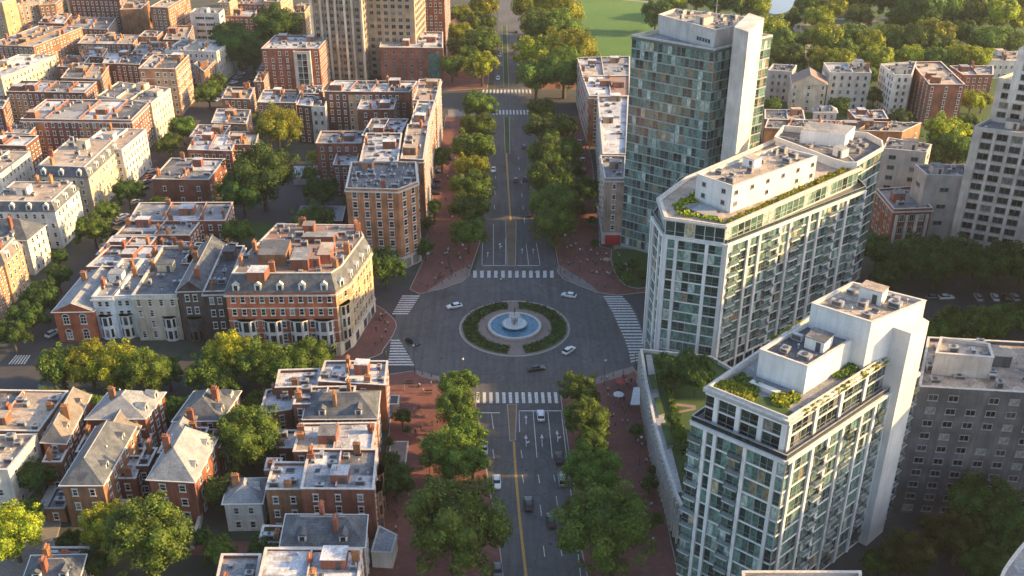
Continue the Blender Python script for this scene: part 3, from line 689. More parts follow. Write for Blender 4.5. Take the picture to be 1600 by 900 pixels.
    # occluders
    FOOT.append(q2); pw = [(v.x, v.y) for v in inset(q2, 0.05)]; OCC.prism(pw, z0, h + ground_z - 0.1, wall)
    return root, c, p
brm, brt, brb = nmat('balcony_glass'); brb.inputs['Base Color'].default_value = (0.16, 0.27, 0.26, 1); brb.inputs['Roughness'].default_value = 0.05; brb.inputs['Alpha'].default_value = 0.35; brail = brm
def _balc(w_):
    key = ('balcony', round(w_, 2))
    if key in _wm: return key
    m = MB(); p = MB()
    m.box((0, 0.55, -0.12), (w_, 1.1, 0.26), panel)
    m.box((0, 1.04, 1.0), (w_, 0.06, 0.06), hvac)
    for x in (-w_ / 2 + 0.03, w_ / 2 - 0.03): m.box((x, 0.55, 1.0), (0.06, 1.0, 0.06), hvac); m.box((x, 1.04, 0.5), (0.05, 0.05, 1.0), hvac)
    p.box((0, 1.04, 0.5), (w_ - 0.1, 0.03, 0.85), brail); p.box((-w_ / 2 + 0.03, 0.55, 0.5), (0.03, 0.9, 0.85), brail); p.box((w_ / 2 - 0.03, 0.55, 0.5), (0.03, 0.9, 0.85), brail)
    m.mats += p.mats; n0 = len(m.v); m.f += [tuple(a + n0 for a in f) for f in p.f]; m.m += [len(m.mats) - 1] * len(p.m); m.v += p.v
    me = m.mesh('balcony'); _wm[key] = (m, me, me, me); return key
_old = winmesh
def winmesh(st, w_, h_, gl=None, fr=None):
    if st == 'balcony': return _wm[_balc(w_)]
    return _old(st, w_, h_, gl, fr)
def tower_face(root, c, a, b, z0, z1, fl, pat, col_m=None, gl=None, fr=None, slab_m=None, cd=0.4, top=True, cols=True):
    """pat: string of bays: W pilaster, G glazed bay, N narrow glazed bay, B glazed bay with balcony, S solid panel"""
    if not facing(a, b): return
    wd = {'W': 0.8, 'G': 3.2, 'N': 1.7, 'B': 3.4, 'S': 1.6}; tot = sum(wd[k] for k in pat); Ln = (b - a).length; s = Ln / tot; x = 0; fh = (z1 - z0) / fl
    col_m = col_m or panel; slab_m = slab_m or panel
    a_ = a - c; b_ = b - c; d = (b - a).normalized()
    for ch in pat:
        wi = wd[ch] * s; mid = x + wi / 2
        if ch in 'WS': 
            if cols: fm = MB(); fm.box((0, cd / 2 - 0.1, (z1 - z0) / 2), (wi, cd + 0.2, z1 - z0), col_m, wallM(a, b, mid, z0, c)); fm.build('pilaster', root)
        else:
            nb = max(1, round(wi / 3.4))
            for k in range(fl):
                for j in range(nb):
                    PENDING.append((root, c, wallM(a, b, x + wi * (j + 0.5) / nb, z0 + k * fh + 0.2, c), 'curtain', wi / nb - 0.06, fh - 0.24, gl or gteal, fr or trimg, 'window'))
                if ch == 'B' and k > 0: PENDING.append((root, c, wallM(a, b, mid, z0 + k * fh + 0.2, c), 'balcony', wi * 0.94, 1.0, None, None, 'balcony'))
        x += wi
    if cols:
        for k in range(fl): fm = MB(); fm.box((0, 0.06, 0), (Ln - 0.1, 0.2, 0.34), slab_m, wallM(a, b, Ln / 2, z0 + k * fh + 0.02, c)); fm.build('floor_band', root)
    if top: fm = MB(); fm.box((0, cd / 2, 0), (Ln, cd + 0.1, 0.7), col_m, wallM(a, b, Ln / 2, z1 + 0.2, c)); fm.build('fascia', root)
def planter(root, pts, z, hh=0.5, n=40, seed=1, mat=None):
    """a strip of roof planting: soil bed plus small tufts of leaves"""
    rnd = random.Random(seed); m = MB(); m.prism([(p.x, p.y) for p in pts], z, z + 0.3, trimg, top=m_grass); o = m.build('planting_bed', root)
    mn = [min(q[i] for q in pts) for i in (0, 1)]; mx = [max(q[i] for q in pts) for i in (0, 1)]; t = MB(); k = 0; tries = 0
    while k < n and tries < n * 20:
        tries += 1; x = rnd.uniform(mn[0], mx[0]); y = rnd.uniform(mn[1], mx[1]); q = Vector((x, y)); ok = True
        for i in range(len(pts)):
            a, b = pts[i], pts[(i + 1) % len(pts)]; e = (b - a).normalized()
            if (q - a).dot(Vector((-e.y, e.x))) < 0.2: ok = False; break
        if not ok: continue
        k += 1; r = rnd.uniform(0.35, 0.9)
        for _ in range(26):
            v = Vector((rnd.gauss(0, 1), rnd.gauss(0, 1), abs(rnd.gauss(0, 1)))).normalized() * r * rnd.uniform(0.5, 1); cpt = Vector((x, y, z + 0.3)) + Vector((v.x, v.y, v.z * 0.9))
            aa = Vector((rnd.gauss(0, 1), rnd.gauss(0, 1), rnd.gauss(0, 1))).normalized(); bb = aa.orthogonal().normalized(); s_ = rnd.uniform(0.12, 0.3)
            t.face([cpt - aa * s_ - bb * s_, cpt + aa * s_ - bb * s_, cpt + aa * s_ + bb * s_, cpt - aa * s_ + bb * s_], mat or leaf_y)
    f = t.build('shrubs', root); tag(f, kind='stuff')
leaf_g = leafmat('green_leaves', (0.052, 0.10, 0.014), (0.095, 0.16, 0.022), (0.18, 0.25, 0.034))
leaf_d = leafmat('dark_green_leaves', (0.032, 0.07, 0.014), (0.055, 0.11, 0.018), (0.09, 0.155, 0.025))
leaf_y = leafmat('yellow_green_leaves', (0.09, 0.15, 0.014), (0.23, 0.28, 0.02), (0.52, 0.47, 0.03))
leaf_o = leafmat('olive_leaves', (0.035, 0.045, 0.012), (0.06, 0.07, 0.015), (0.10, 0.095, 0.02))
def box_on(root, c, pts, z0, z1, wall, rmat, nm='penthouse', cop=None, base_h=None, n=6, seed=3, inset_cop=True):
    """a rooftop storey: pts measured at height z1"""
    q = [U(x, y, z1) for x, y in pts]
    if len(q) == 3: q.append(q[0] + q[2] - q[1])
    if area2(q) < 0: q.reverse()
    p = [v - c for v in q]; m = MB()
    m.prism(p, z0, z1 - 0.6, wall, top=False); m.ring(p, 0, 0.3, z1 - 0.6, z1, wall); o = m.build(nm, root)
    r_ = MB(); r_.face([Y3(v, z1 - 0.6) for v in inset(p, 0.28)], rmat); r_.build('roof', o)
    k = MB(); k.ring(p, -0.1, 0.4, z1, z1 + 0.14, cop or coping); k.build('coping', o)
    OCC.prism([(v.x, v.y) for v in inset(q, 0.05)], z0, z1, wall)
    rnd = random.Random(seed); clutter(root, rnd, inset(p, 0.6), z1 - 0.6, n, wall, rmat, 0)
    return o, p, q

# ---- the glass tower on the upper right of the avenue
def glass_tower():
    h = 69; px = [(988, 55), (1117, 77), (1206, 55), (1076, 36)]
    q = [U(x, y, h) for x, y in px]; c = centroid(q); root = empty('glass_tower', (c.x, c.y, 0)); tag(root, 'tall teal glass tower with a concrete core, right of the upper avenue', 'skyscraper')
    p = [v - c for v in q]; m = MB(); m.prism(p, 0, h - 1.0, concrete, top=False); m.build('wall', root)
    r_ = MB(); r_.face([Y3(v, h - 0.9) for v in inset(p, 0.2)], rgrey); r_.build('roof', root)
    k = MB(); k.ring(p, -0.2, 0.35, h - 0.6, h + 0.15, concrete); k.build('coping', root)
    OCC.prism([(v.x, v.y) for v in inset(q, 0.05)], 0, h, concrete)
    dkf = flat('dark_mullion', (0.10, 0.13, 0.13), 0.5)
    for i in range(4):
        a, b = q[i], q[(i + 1) % 4]; n_ = max(3, round((b - a).length / 3.0))
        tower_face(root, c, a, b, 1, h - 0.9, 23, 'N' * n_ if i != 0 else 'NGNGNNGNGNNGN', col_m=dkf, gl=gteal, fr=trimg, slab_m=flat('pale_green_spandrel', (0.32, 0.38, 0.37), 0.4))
    # concrete core on the sunny side
    hc = 76.5; cq = [U(x, y, hc) for x, y in [(1147, 42), (1170, 50), (1194, 28), (1170, 20)]]
    if area2(cq) < 0: cq.reverse()
    cp = [v - c for v in cq]; m = MB(); m.prism(cp, 0, hc, concrete); m.build('concrete_core', root); OCC.prism([(v.x, v.y) for v in inset(cq, .05)], 0, hc, concrete)
    hp = 73.6; o, pp, pq = box_on(root, c, [(1029, 23), (1118, 47), (1146, 41), (1170, 27), (1055, 14)], h - 1, hp, concrete, rwarm, n=22, seed=9)
    v = MB(); a, b = pq[0], pq[1]
    for j in range(5):
        if facing(a, b): v.box((0, 0.03, 0), (0.8, 0.1, 1.1), hvacd, wallM(a, b, (b - a).length * 0.72 + j * 1.1, hp - 3.6, c))
    v.build('louvres', root)
    am = MB(); ap = U(1118, 30, hp) - c; am.bar((ap.x, ap.y, hp - 1), (ap.x, ap.y, hp + 9), 0.18, hvac, 6, 0.05); am.bar((ap.x - 0.8, ap.y, hp + 4), (ap.x + 0.8, ap.y, hp + 4), 0.06, hvac); am.build('antenna', root)
glass_tower()

# ---- curved glass block behind the middle apartment building
def glass_block():
    h = 45; px = [(1212, 214), (1302, 248), (1322, 254), (1338, 254), (1379, 230), (1377, 220), (1355, 208), (1225, 197)]
    q = [U(x, y, h) for x, y in px]
    if area2(q) < 0: q.reverse()
    c = centroid(q); root = empty('glass_apartment_block', (c.x, c.y, 0)); tag(root, 'rounded glass apartment block with a white rim, behind the roof garden building', 'apartment building')
    p = [v - c for v in q]; m = MB(); m.prism(p, 0, h - 1, panel, top=False); m.build('wall', root)
    r_ = MB(); r_.face([Y3(v, h - 1.6) for v in inset(p, .1)], rdark); r_.build('roof', root); k = MB(); k.ring(p, -0.35, 0.1, h - 1, h + 0.2, trimw); k.build('coping', root)
    OCC.prism([(v.x, v.y) for v in inset(q, 0.05)], 0, h, panel)
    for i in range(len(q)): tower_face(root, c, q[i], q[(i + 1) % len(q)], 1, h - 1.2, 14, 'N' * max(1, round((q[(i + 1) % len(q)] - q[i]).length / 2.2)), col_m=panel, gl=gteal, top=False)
    clutter(root, random.Random(4), inset(p, 3), h - 1.6, 10, panel, rgrey, 0)
    m = MB(); s_ = [v - c for v in [U(1250, 215, h), U(1320, 222, h), U(1335, 208, h), U(1262, 200, h)]]
    if area2(s_) < 0: s_.reverse()
    m.prism(s_, h - 1.6, h + 2.2, panel, top=rgrey); m.build('penthouse', root)
glass_block()

# ---- middle apartment building with roof garden
def mid_building():
    h = 38.3; hT = 43.2
    low = [(1020, 338), (1039, 368), (1135, 382), (1352, 297), (1318, 262), (1200, 232), (1060, 285)]
    up = [(1031, 311), (1041, 340), (1134, 353), (1342, 263), (1318, 240), (1222, 215), (1075, 278)]
    q = [U(x, y, h) for x, y in low]; t_ = [U(x, y, hT) for x, y in up]
    if area2(q) < 0: q.reverse()
    if area2(t_) < 0: t_.reverse()
    c = centroid(q); root = empty('apartment_building', (c.x, c.y, 0)); tag(root, 'long white and glass apartment building with roof garden, right beside the roundabout', 'apartment building')
    p = [v - c for v in q]; tp = [v - c for v in t_]; m = MB(); m.prism(p, 0, h, panel, top=m_conc); m.build('wall', root)
    OCC.prism([(v.x, v.y) for v in inset(q, 0.05)], 0, h, panel); OCC.prism([(v.x, v.y) for v in inset(t_, 0.05)], h, hT, panel)
    m = MB(); m.prism(tp, h, hT - 0.9, panel, top=False); top = m.build('top_storey', root)
    k = MB(); k.ring(tp, -0.9, 0.5, hT - 0.4, hT + 0.1, coping); k.ring(tp, -0.5, -0.2, hT + 0.1, hT + 0.35, coping); k.build('coping', root)
    k = MB(); k.ring(p, -0.05, 0.1, h + 0.1, h + 1.1, gdark); k.ring(p, -0.08, 0.13, h + 1.1, h + 1.2, hvac); k.build('terrace_railing', root)
    r_ = MB(); r_.face([Y3(v, hT - 0.6) for v in inset(tp, .3)], rwarm); r_.build('roof', root)
    pats = {}
    L_ = [(q[(i + 1) % len(q)] - q[i]).length for i in range(len(q))]
    for i in range(len(q)):
        a, b = q[i], q[(i + 1) % len(q)]; Ln = L_[i]
        if Ln < 9: pat = 'WBW' 
        elif Ln < 26: pat = 'WNWGGWGW'
        else: pat = 'WBGWNNWGBWNNWBGWNNWGBWNNWGBW' if Ln > 50 else 'WNNWNNWNNW'
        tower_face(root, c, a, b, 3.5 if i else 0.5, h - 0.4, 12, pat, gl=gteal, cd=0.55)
        if facing(a, b):
            win_grid(root, c, a, b, 0.2, 3.4, 1, 3.5, 2.8, 2.6, 'plain', gdark, trimg, sill=0.3, name='shop_window')
    for i in range(len(t_)): tower_face(root, c, t_[i], t_[(i + 1) % len(t_)], h + 0.2, hT - 0.6, 1, 'N' * max(2, int((t_[(i + 1) % len(t_)] - t_[i]).length / 2.4)), gl=gteal, cols=False, top=False, fr=trimw)
    o, pp, pq = box_on(root, c, [(1089, 272), (1145, 291), (1277, 244), (1216, 229)], hT - 1, hT + 6.5, panel, rwarm, n=16, seed=21)
    for i in range(4):
        win_grid(root, c, pq[i], pq[(i + 1) % 4], hT, hT + 6, 2, 6, 1.2, 1.2, 'plain', None, trimg, name='penthouse_window')
    ins = inset(tp, 1.4)
    def W(l, z=hT): 
        q_ = [U(x, y, z) - c for x, y in l]
        if area2(q_) < 0: q_.reverse()
        return q_
    planter(root, W([(1052, 318), (1060, 333), (1075, 333), (1090, 312), (1088, 298)]), hT - 0.6, n=34, seed=2)
    planter(root, W([(1130, 346), (1138, 348), (1335, 263), (1322, 259)]), hT - 0.6, n=140, seed=3)
    planter(root, W([(1060, 333), (1128, 346), (1130, 341), (1075, 331)]), hT - 0.6, n=20, seed=5)
    m = MB(); d_ = [v - c for v in [U(1066, 322, hT), U(1100, 336, hT), U(1122, 338, hT), U(1118, 325, hT), U(1088, 317, hT)]]
    if area2(d_) < 0: d_.reverse()
    m.prism(d_, hT - 0.6, hT + 0.1, rgrey); m.build('terrace_deck', root)
mid_building()

# ---- nearest tower
def near_tower():
    h = 44; zs = 37.0
    px = [(1105, 606), (1232, 657), (1427, 533), (1288, 480)]
    q = [U(x, y, h) for x, y in px]
    if area2(q) < 0: q.reverse()
    c = centroid(q); root = empty('apartment_tower', (c.x, c.y, 0)); tag(root, 'nearest white apartment tower with stacked balconies and planted roof terraces, lower right of the avenue', 'apartment building')
    p = [v - c for v in q]; lowp = inset(p, -1.5); lq = [v + c for v in lowp]
    m = MB(); m.prism(lowp, 0, zs, panel, top=m_conc); m.prism(p, zs, h - 0.9, panel, top=False, bottom=False); m.build('wall', root)
    OCC.prism([(v.x, v.y) for v in inset(lq, 0.05)], 0, zs, panel); OCC.prism([(v.x, v.y) for v in inset(q, 0.05)], zs, h, panel)
    r_ = MB(); r_.face([Y3(v, h - 0.7) for v in inset(p, .2)], rgrey); r_.build('roof', root)
    k = MB(); k.ring(p, -0.5, 0.5, h - 0.7, h + 0.1, coping); k.ring(p, 0.15, 0.4, h + 0.1, h + 0.5, coping); k.build('coping', root)
    k = MB(); k.ring(lowp, -0.05, 0.08, zs + 0.1, zs + 1.1, gdark); k.ring(lowp, -0.1, 0.14, zs + 1.1, zs + 1.2, hvac); k.ring(lowp, -0.3, 0.2, zs - 0.3, zs + 0.1, coping); k.build('terrace_railing', root)
    for i in range(4):
        a, b = q[i], q[(i + 1) % 4]; Ln = (b - a).length
        tower_face(root, c, a, b, zs + 0.2, h - 0.9, 2, 'NWGWGWGW' if Ln < 24 else 'WGGWGGWGGWGGWGGW', gl=gdark, cd=0.45)
        a, b = lq[i], lq[(i + 1) % 4]
        tower_face(root, c, a, b, 0.5, zs - 0.4, 11, 'BWNWGBWGGWN' if Ln < 24 else 'NWGGWNBWNGWBGWGNWBNWNGWBB', gl=gteal, cd=0.5)
    # core slab rising at the far end
    hc = 50.5; cq = [U(x, y, hc) for x, y in [(1392, 510), (1424, 521), (1452, 502), (1430, 489)]]
    if area2(cq) < 0: cq.reverse()
    m = MB(); m.prism([v - c for v in cq], 0, hc, panel); m.build('concrete_core', root); OCC.prism([(v.x, v.y) for v in inset(cq, 0.05)], 0, hc, cream)
    box_on(root, c, [(1187, 546), (1262, 573), (1352, 518), (1278, 496)], h - 1, h + 5, panel, rdark, n=14, seed=31)
    o, pp, pq = box_on(root, c, [(1268, 474), (1362, 504), (1447, 470), (1332, 441)], h - 1, h + 9.5, panel, rwarm, n=18, seed=33)
    def W(l, z=h):
        q_ = [U(x, y, z) - c for x, y in l]
        if area2(q_) < 0: q_.reverse()
        return q_
    planter(root, W([(1112, 603), (1232, 650), (1240, 640), (1180, 612), (1185, 600), (1150, 590)]), h - 0.7, n=130, seed=6)
    planter(root, W([(1248, 642), (1256, 645), (1398, 556), (1388, 552)]), h - 0.7, n=110, seed=7)
    planter(root, W([(1300, 590), (1330, 583), (1360, 556), (1345, 553)]), h - 0.7, n=30, seed=8, mat=leaf_g)
    planter(root, W([(1116, 600), (1180, 624), (1188, 598), (1160, 582)]), h - 0.72, n=60, seed=16, mat=leaf_g)
    planter(root, W([(1186, 618), (1228, 636), (1252, 618), (1246, 612)]), h - 0.72, n=60, seed=17)
    planter(root, W([(1206, 526), (1212, 531), (1262, 500), (1256, 496)]), h - 0.7, n=22, seed=9)
    for l in ([(1170, 598), (1215, 616), (1220, 612), (1176, 594)],):
        m = MB(); m.prism([(v.x, v.y) for v in W(l)], h - 0.7, h + 0.2, trimw); m.build('roof_bench', root)
near_tower()
# ------------------------------------------------------------------ other buildings (points measured at roof height, near-left, near-right, far-right, far-left)
B_ = building
def attach(fn, hi=-1):
    host = BLD[hi]; r_ = fn()[0]; r_.location = Vector(r_.location) - Vector(host.location); r_.parent = host
    for k in ('label', 'category', 'group'):
        if k in r_: del r_[k]
OLD = 'older brick and stone buildings of the left blocks'
# front row facing the lower left street
def bay(root, c, a, b, s, z0, z1, wd, fl, mat, glm=None):
    """a projecting bay with its own panes"""
    M = wallM(a, b, s, 0, c); m = MB(); pr = 1.3; sh = [(-wd / 2, -0.1), (-wd / 2, 0.5), (-wd / 4, pr), (wd / 4, pr), (wd / 2, 0.5), (wd / 2, -0.1)]
    def T(x, y, z): return M @ Vector((x, y, z))
    n = len(sh)
    for i in range(n):
        x0, y0 = sh[i]; x1, y1 = sh[(i + 1) % n]; m.face([T(x0, y0, z0), T(x1, y1, z0), T(x1, y1, z1), T(x0, y0, z1)], mat)
    m.face([T(x, y, z1) for x, y in reversed(sh)], mat); m.face([T(x, y, z0) for x, y in sh], mat)
    for i in range(1, 4):
        (x0, y0), (x1, y1) = sh[i], sh[i + 1]
    m.face([T(x * 1.1, y * 1.12, z1 + 0.02) for x, y in sh[::-1]], slate); m.face([T(x * 1.1, y * 1.12, z1 + 0.02) for x, y in sh], trimw)
    o = m.build('bay_window', root); g_ = MB(); fh = (z1 - z0) / fl
    for i in range(1, 4):
        (x0, y0), (x1, y1) = sh[i], sh[i + 1]; dx, dy = x1 - x0, y1 - y0; l = math.hypot(dx, dy); nx, ny = -dy / l, dx / l
        if ny < -0.01: nx, ny = -nx, -ny
        for k in range(fl):
            za, zb = z0 + k * fh + 0.7, z0 + (k + 1) * fh - 0.4
            g_.face([T(x0 + dx * f + nx * 0.03, y0 + dy * f + ny * 0.03, z) for f, z in ((0.8, za), (0.2, za), (0.2, zb), (0.8, zb))], glz)
    g_.build('panes', o)
row = []
def front_box(name, side, f, zc, w_, h_, mat, proud):
    fq = FOOT[-1]; a, b = fq[side], fq[(side + 1) % len(fq)]; m = MB(); m.box((0, proud / 2 - 0.05, zc), (w_, proud + 0.1, h_), mat, wallM(a, b, (b - a).length * f, 0, centroid(fq))); m.build(name, BLD[-1])
tanb = wallmat('beige_brick', (0.42, 0.31, 0.21), var=0.25)
sunlitst = wallmat('sunlit_gold_stone', (0.52, 0.37, 0.22), var=0.4)  # stone with the gold of its sunlit side put into the colour
def rowhouse(label, x0, x1, h, fpx0, fpx1, bpx, wall, roofm, name='row_house', **k):
    return B_(name, label, [(x0, fpx0), (x1, fpx1), bpx], h, wall, roofm, cat='house', **k)
r1 = B_('row_house', 'small red brick end house with white arched windows and a low pediment', [(83, 487), (145, 486), (196, 420)], 9.5, brickrd, slatel, 'gable', fl=2, st='arch', sp=4.6, ww=1.7, wh=2.2, rh=2.6, chim=1, n=2, cat='house', ridge=1)
r2 = B_('row_house', 'pale grey painted house with a two storey bay, right of the red brick end house', [(143, 464), (176, 464), (222, 404)], 13, paleblue, slatel, 'flat', fl=4, sp=1.9, ww=1.2, n=3, chim=2, cat='house', cornice=True)
r3 = B_('row_house', 'white painted house with rounded bay, left of the cream house', [(176, 463), (206, 462), (252, 404)], 13, paleblue, rgrey, 'flat', fl=4, sp=1.9, ww=1.2, n=3, chim=1, cat='house', cornice=True, cop=trimw)
r4 = B_('row_house', 'cream stone house with arched upper windows and a white bay at its right', [(206, 462), (276, 461), (318, 384)], 14, cream, slate, 'flat', fl=4, st='arch', sp=3.0, ww=1.1, wh=1.5, n=4, chim=3, cat='house', cornice=True)
r5 = B_('row_house', 'dark brownstone house with a pointed gable, left of the ornate red corner building', [(277, 455), (317, 454), (352, 382)], 15.5, brownst, slate, 'gable', fl=4, sp=2.1, ww=1.2, wh=1.9, rh=3, n=2, chim=2, cat='house', ridge=1)
r6 = B_('row_house', 'narrow dark brownstone house touching the ornate red corner building', [(317, 456), (353, 455), (382, 384)], 16, brownst, slate, 'flat', fl=4, sp=2.1, ww=1.2, wh=1.9, n=3, chim=1, cat='house', cornice=True)
for (rt, c, p), mt in ((r2, paleblue), (r3, trimw), (r4, trimw), (r5, brownst)):
    a, b = p[0] + c, p[1] + c
    bay(rt, c, a, b, (b - a).length * (0.5 if mt is not trimw or rt is r3[0] else 0.75), 0.3, 7.5, 3.4, 2, mt)
orn = B_('corner_building', 'ornate red brick corner building with slate mansard, white dormers and stone corner bays', [(352, 457), (524, 456), (545, 442), (580, 392), (568, 371), (430, 369), (372, 428)], 19.5, brickrd, rterra, 'mansard', fl=5, sp=2.5, ww=1.25, wh=2.0, rh=4.6, n=44, chim=12, cornice=True, band_fl=True, gf=cream, cat='apartment building',
         sides={1: dict(st='sash', fr=cream, sp=2.2), 2: dict(st='arch', fr=cream, sp=2.4)})
for i in (1, 2):
    a, b = orn[2][i] + orn[1], orn[2][i + 1] + orn[1]; sk = MB(); Lf = (b - a).length; sk.box((0, 0.0, 11.6), (Lf, 0.04, 15.2), sunlitst, wallM(a, b, Lf / 2, 0, orn[1])); sk.build('stone_front', orn[0])
for (x0, y0, x1, y1, hh, mt, rm) in [(402, 396, 446, 372, 3.2, brickbr, rdark), (452, 404, 480, 384, 3.0, brickdk, rgrey), (494, 396, 516, 376, 2.6, brick, rwarm), (384, 424, 412, 412, 2.4, brick, rwhite), (470, 368, 520, 360, 1.8, brickdk, rgrey)]:
    qq = poly([(x0, y0), (x1, y0), (x1 + 8, y1), (x0 + 8, y1)], 24.5 + hh); m = MB(); m.prism([tuple(v - orn[1]) for v in qq], 24, 24.1 + hh, mt, top=rm); m.build('roof_access', orn[0])
a, b = orn[2][0] + orn[1], orn[2][1] + orn[1]
for f in (0.16, 0.4, 0.64, 0.87): bay(orn[0], orn[1], a, b, (b - a).length * f, 3.5, 11.5, 4.6, 2, trimw)
a, b = orn[2][1] + orn[1], orn[2][2] + orn[1]; bay(orn[0], orn[1], a, b, (b - a).length * .5, 4.2, 15, 3.6, 3, cream)
# behind the row
B_('brick_house', 'flat roofed brick house with pale roof, behind the small red end house', [(135, 417), (228, 417), (262, 384)], 12, brick, rwhite, n=5, chim=4, cop=rwarm and coping)
B_('roof_extension', 'low brick rear wing with light roof and tall chimneys, between end house and pale roof', [(150, 398), (222, 399), (245, 370)], 10, brick, rwhite, n=3, chim=2, cat='house')
B_('grey_roofed_house', 'house with blue grey sunken roof behind the brownstones', [(283, 412), (352, 413), (372, 380)], 14, brickdk, rgrey, n=5, chim=3)
B_('brick_house', 'brick house with a tall chimney and long pale roof, nearer of two alike', [(180, 368), (296, 368), (314, 345)], 10, brick, rwhite, n=4, chim=3)
B_('brick_house', 'wide brick house with pale roof and orange sunlit end wall, centre of the left block', [(200, 346), (352, 345), (364, 316)], 10.5, brick, rwhite, n=5, chim=3, sp=3)
B_('brick_house', 'blank walled brick house with a white roof beside the left diagonal street', [(237, 280), (326, 281), (352, 248)], 9.5, brick, rwhite, n=6, chim=3, sp=6, fl=2)
B_('brick_house', 'small brick house behind the white roofed blank walled one', [(293, 234), (362, 236), (372, 212)], 11, brick, rwhite, n=3, chim=3)
B_('brick_house', 'brick house with orange end wall just left of the big courtyard trees', [(352, 226), (400, 226), (405, 206)], 11, brick, rwarm, n=3, chim=2)
B_('brick_house', 'small tan roofed brick house two rows above the courtyard trees', [(330, 192), (385, 194), (392, 172)], 9, brickbr, rwarm, n=3, chim=2)
B_('brick_house', 'small brick house with curved parapet beside the far end of the diagonal street', [(346, 154), (390, 155), (398, 137)], 9, brickbr, rwarm, n=3, chim=2)
B_('brick_house', 'low brown house with clay roof, left of the white narrow house', [(402, 160), (462, 161), (470, 141)], 10, brickbr, rwhite, n=3, chim=1)
# tall blocks centre left
B_('corner_building', 'seven storey orange brick building with cut corner, upper left of the roundabout', [(540, 294), (622, 296), (653, 284), (650, 253), (549, 253)], 27, orange, rdark, n=26, chim=1, fl=8, sp=3.6, ww=1.5, wh=2.0, gf=cream, cat='apartment building', cornice=True)
B_('apartment_building', 'white roofed brick building right behind the orange cut corner one', [(562, 252), (622, 252), (628, 208)], 25, brick, rwhite, n=10, chim=1, fl=7, cat='apartment building')
B_('apartment_building', 'narrow avenue front building with gold sunlit side and pale flat roof', [(626, 248), (662, 250), (670, 196)], 25, brickbr, rwarm, n=5, fl=7, sides={1: dict(ww=1.6, sp=2.6)}, cat='apartment building', cornice=True)
B_('apartment_building', 'avenue front building with long skylight, second behind the orange cut corner one', [(640, 195), (669, 196), (680, 158)], 25, brickbr, rwhite, n=5, fl=7, sides={1: dict(ww=1.6, sp=2.6)}, cat='apartment building', cornice=True)
fq = FOOT[-1]; ca = centroid(fq); dd = (fq[2] - fq[1]).normalized(); m = MB(); m.box((0, 0, 24.9), (2.2, (fq[2] - fq[1]).length * 0.6, 0.9), gdark, Matrix.Rotation(math.atan2(dd.y, dd.x) - math.pi / 2, 4, 'Z')); m.build('skylight', BLD[-1])
B_('apartment_building', 'brick building with dark courtyard opening in its roof, at the upper cross street', [(646, 157), (681, 157), (689, 124), (655, 124)], 24, brickbr, rwarm, n=5, fl=7, sides={1: dict(ww=1.6, sp=2.6)}, cat='apartment building', cornice=True)
B_('brick_building', 'brick building with crowded white roof stepping towards the avenue', [(565, 212), (625, 212), (638, 186)], 21, brick, rwhite, n=10, fl=6)
B_('brick_building', 'brick building with grey roof left of the stepped white roofs, windows in columns', [(493, 224), (564, 224), (570, 205)], 16, brick, rgrey, n=4, fl=5, st='plain', fr=trimw, sp=3)
B_('brick_building', 'low red brick building with bright roof in the middle of the block', [(558, 171), (615, 171), (622, 148)], 17, brick, rwhite, n=8, fl=5, sp=4)
B_('brick_building', 'long brown brick building with light roof bar and tall chimneys', [(507, 143), (640, 144), (652, 127)], 20, brickdk, rwhite, n=10, chim=3, fl=6)
B_('narrow_house', 'narrow white rendered house squeezed between brick buildings', [(486, 166), (508, 167), (512, 152)], 16, white, rdark, fl=4, sp=2.6, st='plain', fr=trimg, n=1)
B_('brick_house', 'tall narrow brick house touching the white rendered house', [(463, 164), (485, 166), (492, 150)], 16, brickdk, rwhite, fl=5, n=1)
B_('apartment_building', 'red brick block with a dark glazed panel and cream edges, below the tan high rise', [(408, 76), (498, 76), (516, 55)], 20, brick, rwhite, n=12, chim=0, fl=6, sp=3.4, sides={1: dict(sp=2.4)}, cat='apartment building')
attach(lambda: B_('stair_wing', 'slim dark glazed wing with white edges on the front of the red brick block', [(458, 81), (484, 81), (490, 72)], 19, white, rwhite, n=0, chim=0, fl=6, st='curtain', sp=2.4, ww=2.2, wh=3.0, gl=gdark))
B_('brick_building', 'red brick block with pale glazed corner, in front of the tan high rise', [(593, 74), (692, 75), (692, 50)], 17, brick, rwhite, n=12, chim=0, fl=5, sp=4.2, st='plain', fr=trimg)
front_box('glazed_corner', 0, 0.86, 7.5, 5.5, 13.5, gteal, 0.3)
B_('high_rise', 'grey beige high rise slab, left half of the tall pair at the top', [(495, 122), (574, 126), (592, 104)], 62, taupe, rwarm, base=True, fl=19, sp=3.4, ww=2.0, wh=2.0, st='plain', gl=gdark, fr=trimg, chim=0, cat='apartment tower', sides={0: dict(sp=2.5)})
hr_, hc_, hp_ = BLD[-1], None, None
fq = FOOT[-1]; fa, fb = fq[0], fq[1]; fcn = centroid(fq); Lh_ = (fb - fa).length
for f in (0.02, 0.2, 0.34, 0.48, 0.66, 0.8, 0.98): m = MB(); m.box((0, 0.45, 30.5), (1.0, 0.9, 61), cream, wallM(fa, fb, Lh_ * f, 0, fcn)); m.build('fluted_column', hr_)
B_('high_rise', 'tan high rise slab with paired dark windows, right half of the tall pair', [(576, 118), (652, 120), (668, 96)], 62, tanb, rwarm, base=True, fl=19, sp=3.5, ww=2.1, wh=2.0, st='plain', gl=gdark, fr=trimg, chim=0, cat='apartment tower')
B_('brick_building', 'tall red brick building with gold side wall behind the high rise, beside avenue trees', [(655, 92), (697, 92), (705, 68)], 40, brick, rwarm, base=True, fl=12, sp=2.4, chim=0)
